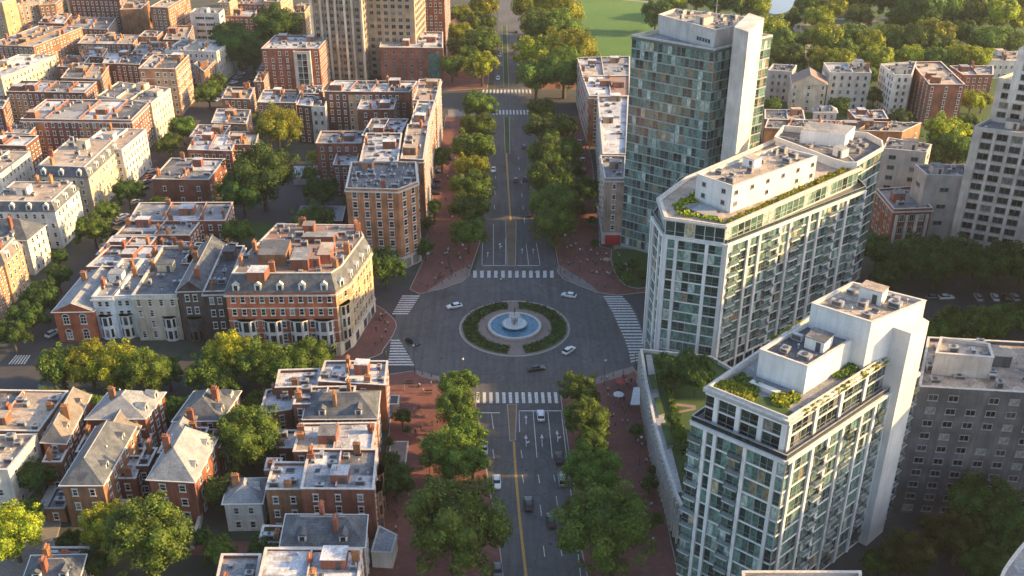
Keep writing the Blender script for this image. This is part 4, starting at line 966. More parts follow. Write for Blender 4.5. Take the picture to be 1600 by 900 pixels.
# far left
T = 'tan_building'
B_(T, 'windowless orange tower face at the far top left corner', [(-40, 2), (3, 4), (24, -4)], 24, tan, rwarm, sp=3.5, fl=7, sides={1: dict(sp=30)})
B_('apartment_building', 'grey brown apartment block beside the orange tower, top left', [(25, 8), (62, 3), (80, -12)], 18, taupe, rwarm, n=3, fl=6)
B_('apartment_building', 'brown apartment block with paler side wall, top left', [(60, 8), (86, 6), (102, -6)], 17, brickbr, rwarm, n=3, fl=5)
B_('apartment_building', 'wide dark brick block at the top edge above the low curved roofs', [(107, -2), (186, -1), (196, -14)], 17, brickdk, rwarm, n=5, fl=5)
B_('brown_building', 'plain brown windowless block at the top, left of the sunlit brick one', [(187, 15), (220, 14), (233, 2)], 15, brickbr, rwarm, n=4, nowin=True)
B_('brick_building', 'sunlit brick block with curved looking corner, left of the white modern block', [(234, 11), (262, 12), (296, -8)], 20, brickbr, rwarm, n=6, fl=6)
B_('office_building', 'white modern block with dark ribbon windows near the top edge', [(296, 20), (342, 21), (350, 14)], 15, white, rgrey, n=2, chim=0, fl=4, sp=5.6, ww=5.2, wh=1.6, st='ribbon', gl=gdark, cat='office')
B_('brick_building', 'brown brick building right of the white modern block', [(349, 25), (398, 26), (402, 14)], 11, brick, rwarm, n=4, fl=3)
B_('brick_building', 'tall gold sided brick building left of the high rises at the top edge', [(412, 2), (438, 3), (456, -12)], 16, tan, rwarm, n=3, fl=5)
B_('tan_building', 'tan tower stub behind the white modern block', [(340, 4), (358, 4), (370, -5)], 18, tan, rwarm, n=2, fl=6)
B_('low_building', 'low building with dark curved roof patches between top left blocks', [(84, 44), (168, 46), (182, 28)], 9, brickbr, rdark, n=6)
B_('brick_building', 'long brick building with cluttered roof ending in a sunlit gable, upper left', [(-20, 70), (52, 73), (128, 43)], 12, brickbr, rwarm, n=14, chim=5)
B_('brick_building', 'wide low brick building with tan roof edge and sunlit end', [(121, 68), (208, 69), (219, 55)], 9, brickbr, rwarm, n=8)
B_('brown_building', 'brown building with pale roof right of the wide low one', [(216, 57), (245, 58), (255, 49)], 10, brickbr, rgrey, n=2, nowin=True)
B_('brick_building', 'white roofed building with glowing yellow long side at the left edge', [(-60, 121), (2, 122), (87, 86)], 13, cream, rwhite, n=14, chim=4)
B_('brick_building', 'brick house with dark mansard and rear yard, centre upper left', [(160, 99), (218, 101), (226, 85)], 12, brickdk, rwhite, n=6)
B_('corner_building', 'tall gold corner building with white floor bands above the diagonal street', [(216, 107), (274, 108), (295, 86)], 21, brickbr, rwhite, n=6, fl=6, sp=3.2, ww=1.5, band_fl=True, sides={1: dict(sp=2.6)}, cat='apartment building')
B_('building', 'building with dark tar roof and white street side behind the gold corner building', [(257, 78), (338, 81), (362, 64)], 16, white, rdark, n=6, chim=1)
B_('brown_building', 'plain brown building between the gold corner building and the tar roof', [(303, 100), (319, 112), (339, 92), (322, 84)], 12, brickbr, rdark, n=3, sp=4)
B_('brick_building', 'long dark brick building with rows of white windows and a pale roof, upper left', [(9, 143), (132, 145), (151, 128)], 15.5, brickdk, rwhite, n=6, chim=2)
B_('corner_building', 'big pink brown flat roof with two grey sheds and a sunlit cream side', [(32, 186), (205, 188), (236, 157)], 17, brick, rwarm, n=9, chim=1, fl=5, cornice=True)
B_('apartment_building', 'cream sided building with dome like roof plant behind the big pink brown roof', [(152, 150), (236, 161), (266, 138)], 17, cream, rwarm, n=10, chim=1, fl=5)
B_('brick_house', 'small brick house at the lower left corner of the big pink brown roof', [(8, 208), (46, 209), (58, 196)], 14, brick, rgrey, n=2)
B_('white_building', 'long white stone building with warm roof on the left frame edge', [(-70, 272), (-2, 274), (47, 237)], 14, white, rwarm, n=8, fl=4)
B_('mansard_house', 'cream fronted house with dark slate mansard and dome, along the diagonal street', [(55, 275), (138, 278), (186, 232)], 14, cream, rwarm, 'mansard', rh=3.4, n=6, chim=2, fl=4)
B_('apartment_building', 'white fronted building just below the big pink brown roof, on the diagonal street', [(120, 232), (190, 234), (228, 202)], 15, white, rwarm, n=6, chim=2, fl=5)
B_('mansard_house', 'house with slate roof and white stone side, second up the diagonal street', [(-20, 330), (86, 331), (123, 296)], 13, white, rwarm, 'mansard', rh=3.0, n=5, chim=2, fl=4, sides={0: dict(fr=trimw)})
B_('hip_roofed_house', 'white fronted house under a steep slate hip roof on the left street', [(-60, 373), (42, 375), (70, 352)], 12, white, slate, 'hip', rh=4.5, n=4, chim=2, fl=4)
B_('row_house', 'golden row house with tan mansard at the left frame edge', [(-60, 410), (7, 412), (34, 384)], 13, tan, rwarm, 'mansard', rh=3, slope=slateb, n=4, chim=2, fl=4)
B_('row_house', 'orange tan row house just below the golden one, left frame edge', [(-60, 452), (-18, 452), (6, 414)], 12, orange, rwarm, n=4, chim=2, fl=4)
B_('brick_building', 'dark brick building behind the slate roofed houses, left', [(-30, 226), (40, 228), (60, 212)], 14, brickdk, rwhite, n=4)
for lb, pts, h_, wm, rm in [
    ('low cluttered brick roofs left of the brick house with dark mansard', [(95, 122), (156, 124), (172, 100)], 11, brickbr, rwarm),
    ('low dark roofed building just right of the long yellow sided one', [(90, 104), (126, 106), (140, 88)], 10, brickdk, rdark),
    ('small building behind the wide low brick building, upper left', [(128, 88), (160, 89), (168, 76)], 10, brickbr, rwhite),
    ('brown building wedged behind the gold corner building', [(222, 92), (262, 93), (276, 76)], 14, brickdk, rwarm),
    ('low row below the wide low building, upper left', [(205, 84), (250, 84), (262, 66)], 9, brickbr, rgrey),
    ('brick building between the plain brown block and the tar roof', [(255, 62), (292, 62), (302, 40)], 9, brickdk, rwarm),
    ('low house left of the brown houses at the diagonal street end', [(296, 214), (348, 215), (360, 196)], 9, brickbr, rwarm),
    ('low tan house right above the yellow green sunlit tree', [(396, 128), (412, 128), (420, 112)], 9, brickbr, rwhite),
    ('flat roofed block behind the top left low curved roofs', [(60, 36), (100, 37), (112, 22)], 11, brickdk, rwarm),
    ('narrow orange building in the gap left of the low curved roofs', [(38, 52), (80, 53), (92, 40)], 9, orange, rwarm),
    ('brick building at the top edge right of the white modern block', [(372, 6), (410, 7), (424, -8)], 14, brick, rwarm),
    ('tall tan building behind the dark green trees at the top', [(456, 20), (476, 20), (486, 6)], 20, tan, rwarm),
    ('brick building left of the long dark brick one, frame edge', [(-40, 168), (4, 170), (16, 150)], 13, brickdk, rwarm),
    ('low grey roof between the white roofed houses and the diagonal street', [(172, 262), (196, 262), (206, 246)], 8, brickdk, rgrey),
    ('narrow brick rear building behind the white narrow house', [(468, 146), (502, 147), (506, 134)], 13, brick, rwhite),
    ('brick rear wing beside the small dark courtyard tree', [(520, 258), (556, 258), (562, 236)], 12, brick, rwhite),
    ('low brick wing between the pale roofed house and the grey sunken roof', [(240, 396), (286, 397), (300, 378)], 10, brick, rwhite),
    ('brown house just below the small brick houses of the diagonal street', [(352, 236), (382, 236), (390, 222)], 9, brick, rwhite)]:
    B_('brick_building', lb, pts, h_, wm, rm, n=6, chim=3)
# lower left houses
H = dict(cat='house', group='houses of the lower left block')
B_('brick_house', 'house with tan flat roof and sunlit side at the left edge below the crosswalk', [(-60, 672), (60, 674), (106, 611)], 11, brickbr, rwarm, n=7, chim=2, sp=2.6, fl=3, **H)
B_('white_house', 'white fronted house with windowed orange side at the left frame edge', [(-50, 736), (12, 734), (58, 678)], 11, white, rwarm, n=4, chim=1, fl=3, sides={1: dict(fr=trimw)}, **H)
B_('brick_house', 'brick house with brown slate hip and small dormers, second from the left edge', [(66, 690), (102, 692), (140, 618)], 10, brick, slateb, 'hip', rh=3.5, n=3, chim=1, fl=3, **H)
B_('brick_house', 'brick house with grey roof planes and sunlit edge, top middle of the lower left block', [(136, 654), (226, 653), (256, 614)], 10, brick, slatel, 'hip', rh=3.6, n=3, chim=1, fl=3, ridge=1, **H)
B_('brick_house', 'small gabled house in front of the grey roof planes at the top middle', [(145, 690), (205, 690), (222, 658)], 8, brick, slateb, 'gable', rh=3.4, n=1, chim=0, fl=2, ridge=1, **H)
B_('brick_house', 'tall brick house with grey slate hip and one sunlit side, beside the brown alley', [(96, 757), (160, 757), (210, 668)], 11, brickbr, slate, 'hip', rh=4.2, n=3, chim=0, fl=3, sp=3.6, **H)
B_('lean_to', 'low lean-to with slate roof at the foot of the slate hipped brick house', [(70, 795), (100, 795), (116, 762)], 3.6, brickbr, slatel, 'flat', n=0, chim=0, fl=1, cat='outbuilding', cop=trimg)
B_('brick_house', 'dark slate roofed house with one tall chimney behind the yellow green trees', [(272, 657), (345, 656), (374, 612)], 10, brick, slate, 'hip', rh=3.6, n=3, chim=3, fl=3, **H)
B_('brick_house', 'brick house with pale slate pyramid roof and white dormers, beside big courtyard trees', [(232, 748), (303, 752), (338, 684)], 11, brick, slatel, 'hip', rh=5.4, n=2, chim=1, fl=3, sp=4.2, ww=1.4, **H)
B_('brick_house', 'low pale roofed rear wing behind the pyramid roofed house', [(256, 690), (300, 690), (318, 655)], 8.5, brickdk, slatel, 'hip', rh=3, n=1, chim=1, fl=2, **H)
B_('brick_house', 'house with wide pale flat roof at the corner of the roundabout', [(497, 596), (602, 602), (606, 564), (508, 564)], 13, brick, rwhite, n=5, chim=2, fl=4, **H)
B_('brick_house', 'narrow pale roofed wing left of the wide corner roof', [(430, 606), (496, 604), (500, 576)], 12, brickdk, rwhite, n=3, chim=1, fl=4, **H)
B_('brick_house', 'long house with cream and grey metal roof, second from the corner', [(458, 632), (552, 630), (556, 603)], 12.5, brick, rgrey, n=3, chim=2, fl=4, **H)
B_('brick_house', 'low brick rear wing with white frames and light grey roof, left of the metal roof', [(405, 648), (455, 640), (464, 602)], 9.5, brick, rwhite, n=1, chim=2, fl=3, **H)
B_('brick_house', 'house with dark green slate hip roof beside the planted front gardens', [(475, 654), (588, 653), (592, 612)], 11.5, brick, slate, 'hip', rh=3.4, n=2, chim=2, fl=4, **H)
B_('brick_house', 'house with charcoal slate roof and big brick chimneys, middle of the avenue side row', [(458, 706), (582, 704), (588, 660)], 11.5, brick, rdark, n=5, chim=4, fl=4, **H)
wb = B_('brick_house', 'big brick house with white flat roof and bare red side wall, avenue side', [(470, 764), (584, 765), (590, 702)], 13, brick, rwhite, n=10, chim=3, fl=4, sp=4.5, **H)
B_('brick_house', 'tan brick wing attached left of the white roofed brick house', [(415, 765), (470, 765), (480, 722)], 11.5, brickbr, rwhite, n=3, chim=1, fl=3, sp=3.6, **H)
B_('white_house', 'small white rendered house with pale hip roof and two small dormers', [(350, 786), (408, 785), (416, 748)], 7.5, white, slatel, 'hip', rh=2.6, n=2, chim=1, fl=2, sp=3, **H)
B_('brick_house', 'house with wide charcoal hip roof and chimney with many pots, near the bottom', [(440, 852), (568, 853), (572, 806)], 11, brickbr, slate, 'hip', rh=3.4, n=2, chim=2, fl=4, **H)
B_('brick_house', 'house with pale flat roof at the bottom edge beside the brick pavement', [(402, 912), (560, 914), (566, 858)], 13, brick, rwhite, n=9, chim=2, fl=4, **H)
B_('brick_house', 'low blue grey roofed wing at the bottom edge, left of the pale roof', [(336, 914), (400, 914), (408, 866)], 10, brick, rgrey, n=2, chim=1, fl=3, **H)
B_('brick_house', 'small blue slate roofed house at the bottom left edge under the trees', [(36, 912), (120, 910), (132, 868)], 8, brick, slate, 'hip', rh=2.6, n=1, chim=2, fl=2, **H)
B_('low_house', 'small house with pale curved metal roof behind the blue slate one', [(62, 880), (130, 880), (142, 855)], 6, brick, rwhite, n=1, chim=1, fl=2, **H)
for rt, c, p in [wb]:
    a, b = p[1] + c, p[2] + c
    for f in (0.3, 0.72): bay(rt, c, a, b, (b - a).length * f, 0.3, 10.5, 3.6, 3, brickbr)
for lb, pts, h_, wm, rm in [
    ('dark flat roofed shed in front of the slate hipped brick house', [(158, 797), (198, 797), (201, 781)], 3.5, brickdk, rdark),
    ('small grey roofed wing just left above the pyramid roofed house', [(246, 708), (272, 708), (281, 690)], 8, brickbr, rgrey),
    ('narrow brick wing on the right side of the pyramid roofed house', [(326, 700), (344, 700), (352, 672)], 8, brick, rwhite),
    ('little pale roofed box between bright courtyard tree and tan brick wing', [(413, 735), (437, 735), (441, 716)], 9, brickbr, rwhite),
    ('low pale porch roof in the brown alley between two hipped houses', [(204, 702), (232, 702), (238, 678)], 5, brickdk, rwhite),
    ('small brick wing behind the slate hipped brick house, near the alley', [(198, 672), (226, 672), (236, 648)], 7, brick, rgrey),
    ('dark roofed brick wing between slate house and bright courtyard tree', [(322, 672), (352, 672), (360, 650)], 8, brick, rdark),
    ('low back building left of the charcoal roofed house', [(424, 700), (457, 700), (464, 672)], 8, brickdk, rwhite),
    ('flat pale roofed wing filling the alley right of the slate hipped house', [(182, 748), (212, 748), (224, 712)], 7, brick, rwhite),
    ('narrow wing with dark flat roof, left of the pyramid roofed house', [(212, 728), (232, 728), (246, 700)], 8, brickdk, rdark),
    ('grey flat roofed wing between the two hipped houses at the left edge', [(118, 706), (140, 706), (156, 676)], 8, brick, rgrey),
    ('small pale roofed house below the left edge skylight house', [(66, 722), (96, 722), (108, 698)], 8, brickbr, rwhite),
    ('flat grey roofed wing just below the tall chimney slate house', [(290, 690), (318, 690), (326, 668)], 9, brick, rwhite),
    ('low wing left of the wide charcoal hip roof', [(404, 848), (439, 849), (445, 822)], 8, brickbr, rgrey)]:
    B_('brick_house', lb, pts, h_, wm, rm, n=3, chim=1, **H)
# right of the avenue
B_('corner_building', 'tan stone end of the avenue row with a red shopfront, beside the glass tower', [(945, 279), (976, 279), (978, 244), (938, 243)], 23, taupe, rgrey, n=3, chim=0, fl=6, gf=white, cornice=True, sp=4.5)
front_box('shopfront', 0, 0.55, 1.7, 5.0, 3.2, flat('red_shopfront', (0.50, 0.03, 0.03), 0.5), 0.5)
B_('stone_building', 'building with pale two tone roof, second in the row beside the glass tower', [(942, 241), (979, 241), (982, 150), (934, 151)], 22, taupe, rwhite, n=7, chim=0, fl=6, sp=3, cornice=True)
B_('brick_building', 'brick building with clay coloured roof beside the glass tower', [(921, 150), (984, 150), (984, 118), (910, 119)], 21, brick, rterra, n=6, chim=1, fl=6, cornice=True)
B_('brick_building', 'pale roofed building at the upper cross street, behind the clay roof', [(910, 118), (984, 118), (984, 88), (902, 90)], 21, brickbr, rwhite, n=12, chim=1, fl=6)
B_('white_tower', 'white tower with a grid of dark windows at the right frame edge', [(1522, 198), (1640, 214), (1700, 190), (1580, 168)], 41, white, rgrey, n=3, chim=0, fl=12, sp=4.2, ww=3.2, wh=2.2, st='plain', gl=gdark, fr=trimg, cat='apartment tower', sides={3: dict(sp=60)})
attach(lambda: B_('upper_storeys', 'upper setback storeys of the white right edge tower', [(1560, 122), (1660, 136), (1720, 120), (1610, 104)], 54, white, rgrey, n=2, chim=0, fl=5, sp=3.9, ww=2.7, wh=1.9, st='plain', gl=gdark, fr=trimg, z0=38, gf=None, sides={3: dict(sp=60)}))
attach(lambda: B_('upper_storeys', '', [(1592, 76), (1680, 88), (1740, 75), (1645, 62)], 66, white, rgrey, n=2, chim=0, fl=5, sp=3.9, ww=2.7, wh=1.9, st='plain', gl=gdark, fr=trimg, z0=50), -2)
fq = FOOT[-3]; fa, fb = fq[0], fq[1]; fcn = centroid(fq); nb_ = int(((fb - fa).length - 1.6 + 1) / 4.2)
for i in range(nb_ + 1):
    m = MB(); m.box((0, 0.18, 20), (0.7, 0.36, 40), white, wallM(fa, fb, (fb - fa).length / 2 - nb_ * 2.1 + i * 4.2, 0, fcn)); m.build('pilaster', BLD[-3])
B_('beige_building', 'beige stone building with brown glazed corner behind the glass block', [(1380, 232), (1448, 238), (1456, 226), (1388, 215)], 26, concrete, rdark, n=5, chim=0, fl=7, sp=7, ww=2.4, wh=1.6, st='plain', gl=gdark, fr=trimg)
B_('beige_building', 'plain grey box building with sunken roof left of the white tower', [(1448, 273), (1512, 275), (1508, 257), (1430, 257)], 24, concrete, rdark, n=2, chim=0, fl=4, sp=9, ww=3, wh=1.6, st='plain', gl=gdark, fr=trimg)
B_('brick_building', 'brick building with four white pilasters and a worn grey roof, right of the glass block', [(1397, 327), (1457, 325), (1425, 291), (1370, 295)], 14, brick, rgrey, n=4, chim=0, fl=3, sp=3.2, ww=1.5, wh=2.4, st='plain', fr=white, cornice=True)
for f in (0.1, 0.37, 0.63, 0.9): front_box('pilaster', 0, f, 6.2, 0.9, 11.5, white, 0.4)
B_('grey_building', 'dark grey brick slab with white framed windows at the right edge', [(1436, 604), (1680, 618), (1700, 540), (1450, 527)], 32, greybr, rwarm, n=16, chim=0, fl=10, sp=3.9, ww=2.0, wh=1.5, st='plain', fr=trimg, cat='apartment building')
attach(lambda: B_('penthouse', 'pale box penthouse on the roof of the dark grey slab', [(1462, 552), (1553, 559), (1546, 537), (1470, 527)], 36.5, concrete, rwarm, n=2, chim=0, z0=31.4, sp=5, fl=1, nowin=True))
B_('grey_building', 'grey apartment block left behind the right park trees, beside the glass tower', [(1200, 110), (1238, 112), (1245, 102)], 14, concrete, rdark, n=4, chim=0, fl=4, st='plain', fr=trimg)
B_('gabled_house', 'cream gabled house with clay roof between two grey blocks by the park', [(1238, 130), (1292, 132), (1290, 120), (1236, 118)], 13, cream, rterra, 'gable', rh=4, n=0, chim=0, fl=4, sp=6, ridge=1, cat='house')
B_('grey_building', 'pale grey apartment block with dark roof in front of the park', [(1297, 113), (1362, 114), (1355, 99), (1287, 98)], 17, white, rdark, n=6, chim=1, fl=5, st='plain', fr=trimg, sp=3.4)
B_('white_building', 'white apartment block joined to the tall red brick one', [(1398, 117), (1425, 117), (1432, 96), (1376, 100)], 19, white, rdark, n=5, chim=0, fl=6, st='plain', fr=trimg)
B_('brick_building', 'tall red brick block with tan roof in front of the park', [(1452, 132), (1508, 132), (1470, 96), (1424, 97)], 18, brick, rwarm, n=4, chim=0, fl=6, sp=6)
B_('brick_building', 'red brick building with white bays left of the white tower', [(1505, 117), (1552, 117), (1552, 103), (1484, 103)], 14, brick, rgrey, n=4, fl=4)
B_('brick_building', 'low brick building with pale roof in front of the red brick block', [(1337, 185), (1388, 186), (1380, 172), (1325, 172)], 10, brick, rwhite, n=4, fl=2)
B_('grey_building', 'small blue grey building with rounded roof among low roofs', [(1272, 176), (1308, 176), (1306, 169), (1272, 169)], 10, paleblue, slatel, 'hip', rh=2, n=0, chim=0, fl=3)
B_('low_building', 'low pale clay roofed building right of the glass tower', [(1195, 186), (1258, 187), (1255, 172), (1195, 171)], 11, brickbr, rwarm, n=6, fl=2)
B_('low_building', 'wide low building with cluttered grey roof behind the glass block', [(1195, 200), (1410, 206), (1440, 192), (1200, 186)], 16, brickbr, rgrey, n=26, fl=3, sp=8)
B_('white_building', 'pale hall roof by the park at the right edge', [(1540, 95), (1600, 95), (1600, 80), (1530, 82)], 9, white, rwarm, n=2, fl=2)
B_('corner_roof', 'beige roof slab at the bottom edge below the nearest tower', [(1162, 958), (1350, 958), (1345, 893), (1160, 893)], 22, concrete, rwarm, n=1, chim=0, nowin=True)
cr = smooth([(1650, 800), (1612, 836), (1584, 868), (1562, 905), (1555, 960), (1700, 980), (1760, 860)], k=3)
B_('curved_roof', 'curved stone roof edge with planting in the bottom right corner', cr, 24, concrete, rgrey, n=2, chim=0, nowin=True)
# unseen slabs added outside the right frame edge to shade lower storeys inside it
for lb, w_, h_ in [('tan apartment slab across the street, beyond the right frame edge', [(152, 128), (182, 128), (182, 188), (152, 188)], 60), ('unseen apartment slab added to shade the roof garden building, beyond the right frame edge', [(172, 205), (200, 205), (200, 296), (172, 296)], 68)]:
    B_('apartment_building', lb, None, h_, tan, rwarm, world=[Vector(a) for a in w_], sp=4, cat='apartment building', n=6)
# podium with striped wall and terrace garden
def podium():
    h = 9.0; px = [(1000, 549), (1008, 600), (1020, 660), (1036, 720), (1056, 780), (1066, 800), (1130, 800), (1200, 720), (1180, 600), (1110, 560)]
    q = [U(x, y, h) for x, y in px]
    if area2(q) < 0: q.reverse()
    c = centroid(q); root = empty('podium', (c.x, c.y, 0)); tag(root, 'low white striped podium with garden terrace, between brick pavement and nearest tower', 'building')
    p = [v - c for v in q]; m = MB(); m.prism(p, 0, h, stonewall, top=False); m.ring(p, 0, 0.6, h, h + 0.9, coping); m.build('wall', root)
    OCC.prism([(v.x, v.y) for v in q], 0, h, panel)
    r_ = MB(); r_.face([Y3(v, h + 0.02) for v in inset(p, .5)], m_grass); r_.build('terrace_lawn', root)
    f = MB(); wdw = MB()
    for i in range(len(q)):
        a, b = q[i], q[(i + 1) % len(q)]; L_ = (b - a).length
        if not facing(a, b): continue
        n = int(L_ / 1.7)
        for j in range(n):
            M = wallM(a, b, (j + 0.5) * L_ / n, 0, c); f.box((0, 0.2, h / 2), (0.35, 0.5, h), coping, M)
            for k in range(3): wdw.box((L_ / n / 2, 0.0, 1.6 + k * 2.9), (0.7, 0.1, 2.0), gdark, M)
    f.build('fins', root); wdw.build('slot_windows', root)
    def W(l):
        q_ = [U(x, y, h) - c for x, y in l]
        if area2(q_) < 0: q_.reverse()
        return q_
    s_ = MB()
    s_.prism([(v.x, v.y) for v in W([(1009, 556), (1018, 556), (1028, 610), (1046, 690), (1066, 770), (1056, 772), (1036, 700), (1018, 630)])], h, h + 0.35, hvac); s_.build('terrace_walkway', root)
    for i, l in enumerate(([(1012, 592), (1022, 590), (1027, 612), (1018, 616)], [(1021, 628), (1030, 626), (1038, 652), (1029, 655)], [(1032, 668), (1042, 666), (1052, 700), (1042, 704)])):
        s = MB(); s.prism([(v.x, v.y) for v in W(l)], h + 0.3, h + 1.1, trimg, top=m_grass); s.build('planter_box', root)
    for l in ([(1048, 612), (1051, 612), (1056, 630), (1088, 634), (1086, 638), (1052, 634)], [(1056, 643), (1088, 637), (1086, 641), (1060, 646), (1063, 668), (1059, 668)]):
        pm = MB(); pm.face([Y3(v, h + 0.06) for v in W(l)], m_pink); pm.build('garden_path', root)
    planter(root, W([(1030, 560), (1095, 570), (1105, 590), (1040, 596)]), h, n=220, seed=41, mat=leaf_d)
    planter(root, W([(1040, 600), (1046, 606), (1075, 700), (1062, 700)]), h, n=120, seed=42, mat=leaf_g)
podium()
flush_windows()
# ------------------------------------------------------------------ trees
def crown_mesh(name, seed, n, leaf, mat, lobes=9, squash=0.9, core=True):
    """unit crown: leaf-sized faces spread through a set of overlapping clumps, radius about 1"""
    rnd = random.Random(seed); m = MB(); cl = [(Vector((0, 0, 0.05)), 0.62)]
    for i in range(lobes):
        a = i * 2.399 + rnd.random() * 0.9; e = rnd.uniform(-0.4, 1.0); d = rnd.uniform(0.38, 0.76)
        cl.append((Vector((math.cos(a) * math.cos(e) * d, math.sin(a) * math.cos(e) * d, math.sin(e) * d * squash)), rnd.uniform(0.22, 0.40)))
    for i in range(lobes * 3):
        v = Vector((rnd.gauss(0, 1), rnd.gauss(0, 1), rnd.gauss(0.25, .8))).normalized() * rnd.uniform(0.62, 1.0)
        cl.append((Vector((v.x, v.y, v.z * squash)), rnd.uniform(0.09, 0.2)))
    wts = [r * r for _, r in cl]; tot = sum(wts)
    for (c, r), wt in zip(cl, wts):
        for _ in range(int(n * wt / tot)):
            v = Vector((rnd.gauss(0, 1), rnd.gauss(0, 1), rnd.gauss(0.15, 1))).normalized()
            p = c + v * r * (1 - 0.35 * rnd.random() ** 2) ; nn = (v + Vector((rnd.gauss(0, .5), rnd.gauss(0, .5), rnd.gauss(0.2, .5)))).normalized()
            t = nn.orthogonal().normalized(); b = nn.cross(t); an = rnd.random() * 6.28; t, b = t * math.cos(an) + b * math.sin(an), b * math.cos(an) - t * math.sin(an)
            s_ = leaf * rnd.uniform(0.6, 1.3); m.face([p - t * s_, p - b * s_ * 0.7 + t * s_ * 0.2, p + t * s_, p + b * s_ * 0.7], mat)
    if core:
        for c, r in cl[:lobes + 1]:
            prof = 5; rings = []; i0 = len(m.v); k = m.mi(mat); q = r * 0.74
            for a in range(prof + 1):
                th = math.pi * a / prof
                for b in range(7): m.v.append((c.x + q * math.sin(th) * math.cos(b * 0.8976), c.y + q * math.sin(th) * math.sin(b * 0.8976), c.z + q * math.cos(th)))
            for a in range(prof):
                for b in range(7): m.f.append((i0 + a * 7 + b, i0 + (a + 1) * 7 + b, i0 + (a + 1) * 7 + (b + 1) % 7, i0 + a * 7 + (b + 1) % 7)); m.m.append(k)
    return m.mesh(name)
bark = flat('bark', (0.09, 0.07, 0.05), 0.9)
def trunk_mesh(name, seed):
    rnd = random.Random(seed); m = MB(); m.bar((0, 0, 0), (0, 0, 1), 0.09, bark, 8, 0.065)
    for i in range(5):
        a = i * 1.256 + rnd.random(); m.bar((0, 0, 0.8 + i * 0.04), (math.cos(a) * 0.55, math.sin(a) * 0.55, 1.5 + rnd.random() * 0.3), 0.045, bark, 6, 0.02)
    return m.mesh(name)
TR = [trunk_mesh('trunk', i) for i in range(3)]
LM = {'g': leaf_g, 'd': leaf_d, 'y': leaf_y, 'o': leaf_o}
_cm = {}
def crown(kind, size, k):
    n, leaf = {'L': (13000, 0.03), 'M': (6500, 0.044), 'S': (2200, 0.072)}[size]
    key = (kind, size, k)
    if key not in _cm: _cm[key] = crown_mesh('crown', hash((size, k)) % 1000 if False else {'L': 1, 'M': 20, 'S': 40}[size] + k * 3, n, leaf, LM[kind], lobes={'L': 15, 'M': 10, 'S': 8}[size])
    return _cm[key]
TREES = []
ORD = ['first', 'second', 'third', 'fourth', 'fifth', 'sixth', 'seventh', 'eighth', 'ninth', 'tenth', 'eleventh', 'twelfth', 'thirteenth', 'fourteenth', 'fifteenth', 'sixteenth', 'seventeenth', 'eighteenth', 'nineteenth', 'twentieth'] + ['%dth' % i for i in range(21, 60)]
trnd = random.Random(11)
def tree(label, x, y, wpx, kind='g', z0=0.13, group=None, name='tree', tall=1.0, grow=1.2):
    if 'lower avenue' in label: grow = 1.1 if y > 780 else 1.24
    if y < 150 and z0 < 1: wpx *= 1.15
    hc = 6.0
    for _ in range(3):
        t = (CAM_H - hc) / (SP + (y - 450) / FPX * CP); r = wpx / 2 * t / FPX * grow; hc = z0 + r * 0.88 * tall + min(1.7, 0.5 + r * 0.3)
    p = U(x, y, hc); root = empty(name, (p.x, p.y, z0)); tag(root, label, 'tree' if name == 'tree' else 'shrub', group)
    size = 'L' if r * FPX / t > 40 else ('M' if r * FPX / t > 19 else 'S')
    k = trnd.randrange(3); zc = hc - z0
    c = bpy.data.objects.new('crown', crown(kind, size, k)); col.objects.link(c); c.parent = root; c.location = (0, 0, zc); c.rotation_euler.z = trnd.uniform(0, 6.28)
    c.scale = (r * trnd.uniform(.94, 1.06), r * trnd.uniform(.94, 1.06), r * tall * trnd.uniform(.88, 1.0))
    s = bpy.data.objects.new('trunk', TR[k]); col.objects.link(s); s.parent = root; hs = max(0.6, zc * 0.55); s.scale = (r * 0.8, r * 0.8, hs)
    TREES.append((p, r)); return root
def trees(phrase, group, L, **kw):
    if 'upper avenue' in group: kw.setdefault('grow', 1.38)
    if group.startswith('park'): kw.setdefault('grow', 1.02)
    for i, a in enumerate(L):
        x, y, w_ = a[:3]; kind = a[3] if len(a) > 3 else 'g'
        tree((ORD[i] + ' ' + phrase), x, y, w_, kind, group=group, **kw)
trees('tree from the roundabout in the left kerb row of the upper avenue', 'street trees left of the upper avenue', [(732, 364, 46), (735, 330, 50), (738, 296, 54), (739, 262, 44, 'y'), (742, 232, 56), (748, 200, 42), (748, 165, 42), (753, 103, 38, 'y'), (748, 68, 44), (752, 38, 34), (753, 12, 32, 'y'), (735, 84, 30)])
trees('tree in the inner left row beside the buildings of the upper avenue', 'inner left trees of the upper avenue', [(664, 386, 26, 'd'), (678, 325, 24, 'd'), (668, 350, 18, 'd'), (690, 246, 30, 'g'), (706, 102, 30, 'g'), (718, 52, 28, 'y'), (722, 25, 28, 'y'), (716, 74, 26)])
trees('tree from the roundabout in the right kerb row of the upper avenue', 'street trees right of the upper avenue', [(866, 352, 58), (866, 318, 60), (862, 280, 66, 'g'), (862, 246, 62), (858, 205, 54), (846, 170, 36), (838, 120, 46), (836, 82, 50, 'y'), (845, 45, 52), (846, 10, 60, 'y')])
trees('tree of the second right row, behind the kerb trees of the upper avenue', 'second right row of the upper avenue', [(912, 297, 42, 'd'), (882, 110, 56), (888, 78, 56, 'y'), (872, 52, 54), (872, 20, 52, 'y'), (903, 72, 42), (893, 262, 34, 'd'), (890, 232, 34), (884, 200, 34), (898, 325, 30, 'd')])
GROW = 1.2
tree('large spreading street tree left of the lower avenue, biggest of its row', 710, 822, 168, 'g')
tree('large spreading street tree right of the lower avenue, biggest of its row', 944, 822, 150, 'g')
trees('tree below the roundabout in the left row of the lower avenue', 'street trees left of the lower avenue', [(714, 602, 56), (713, 640, 66), (728, 678, 64), (700, 712, 80), (738, 722, 50)])
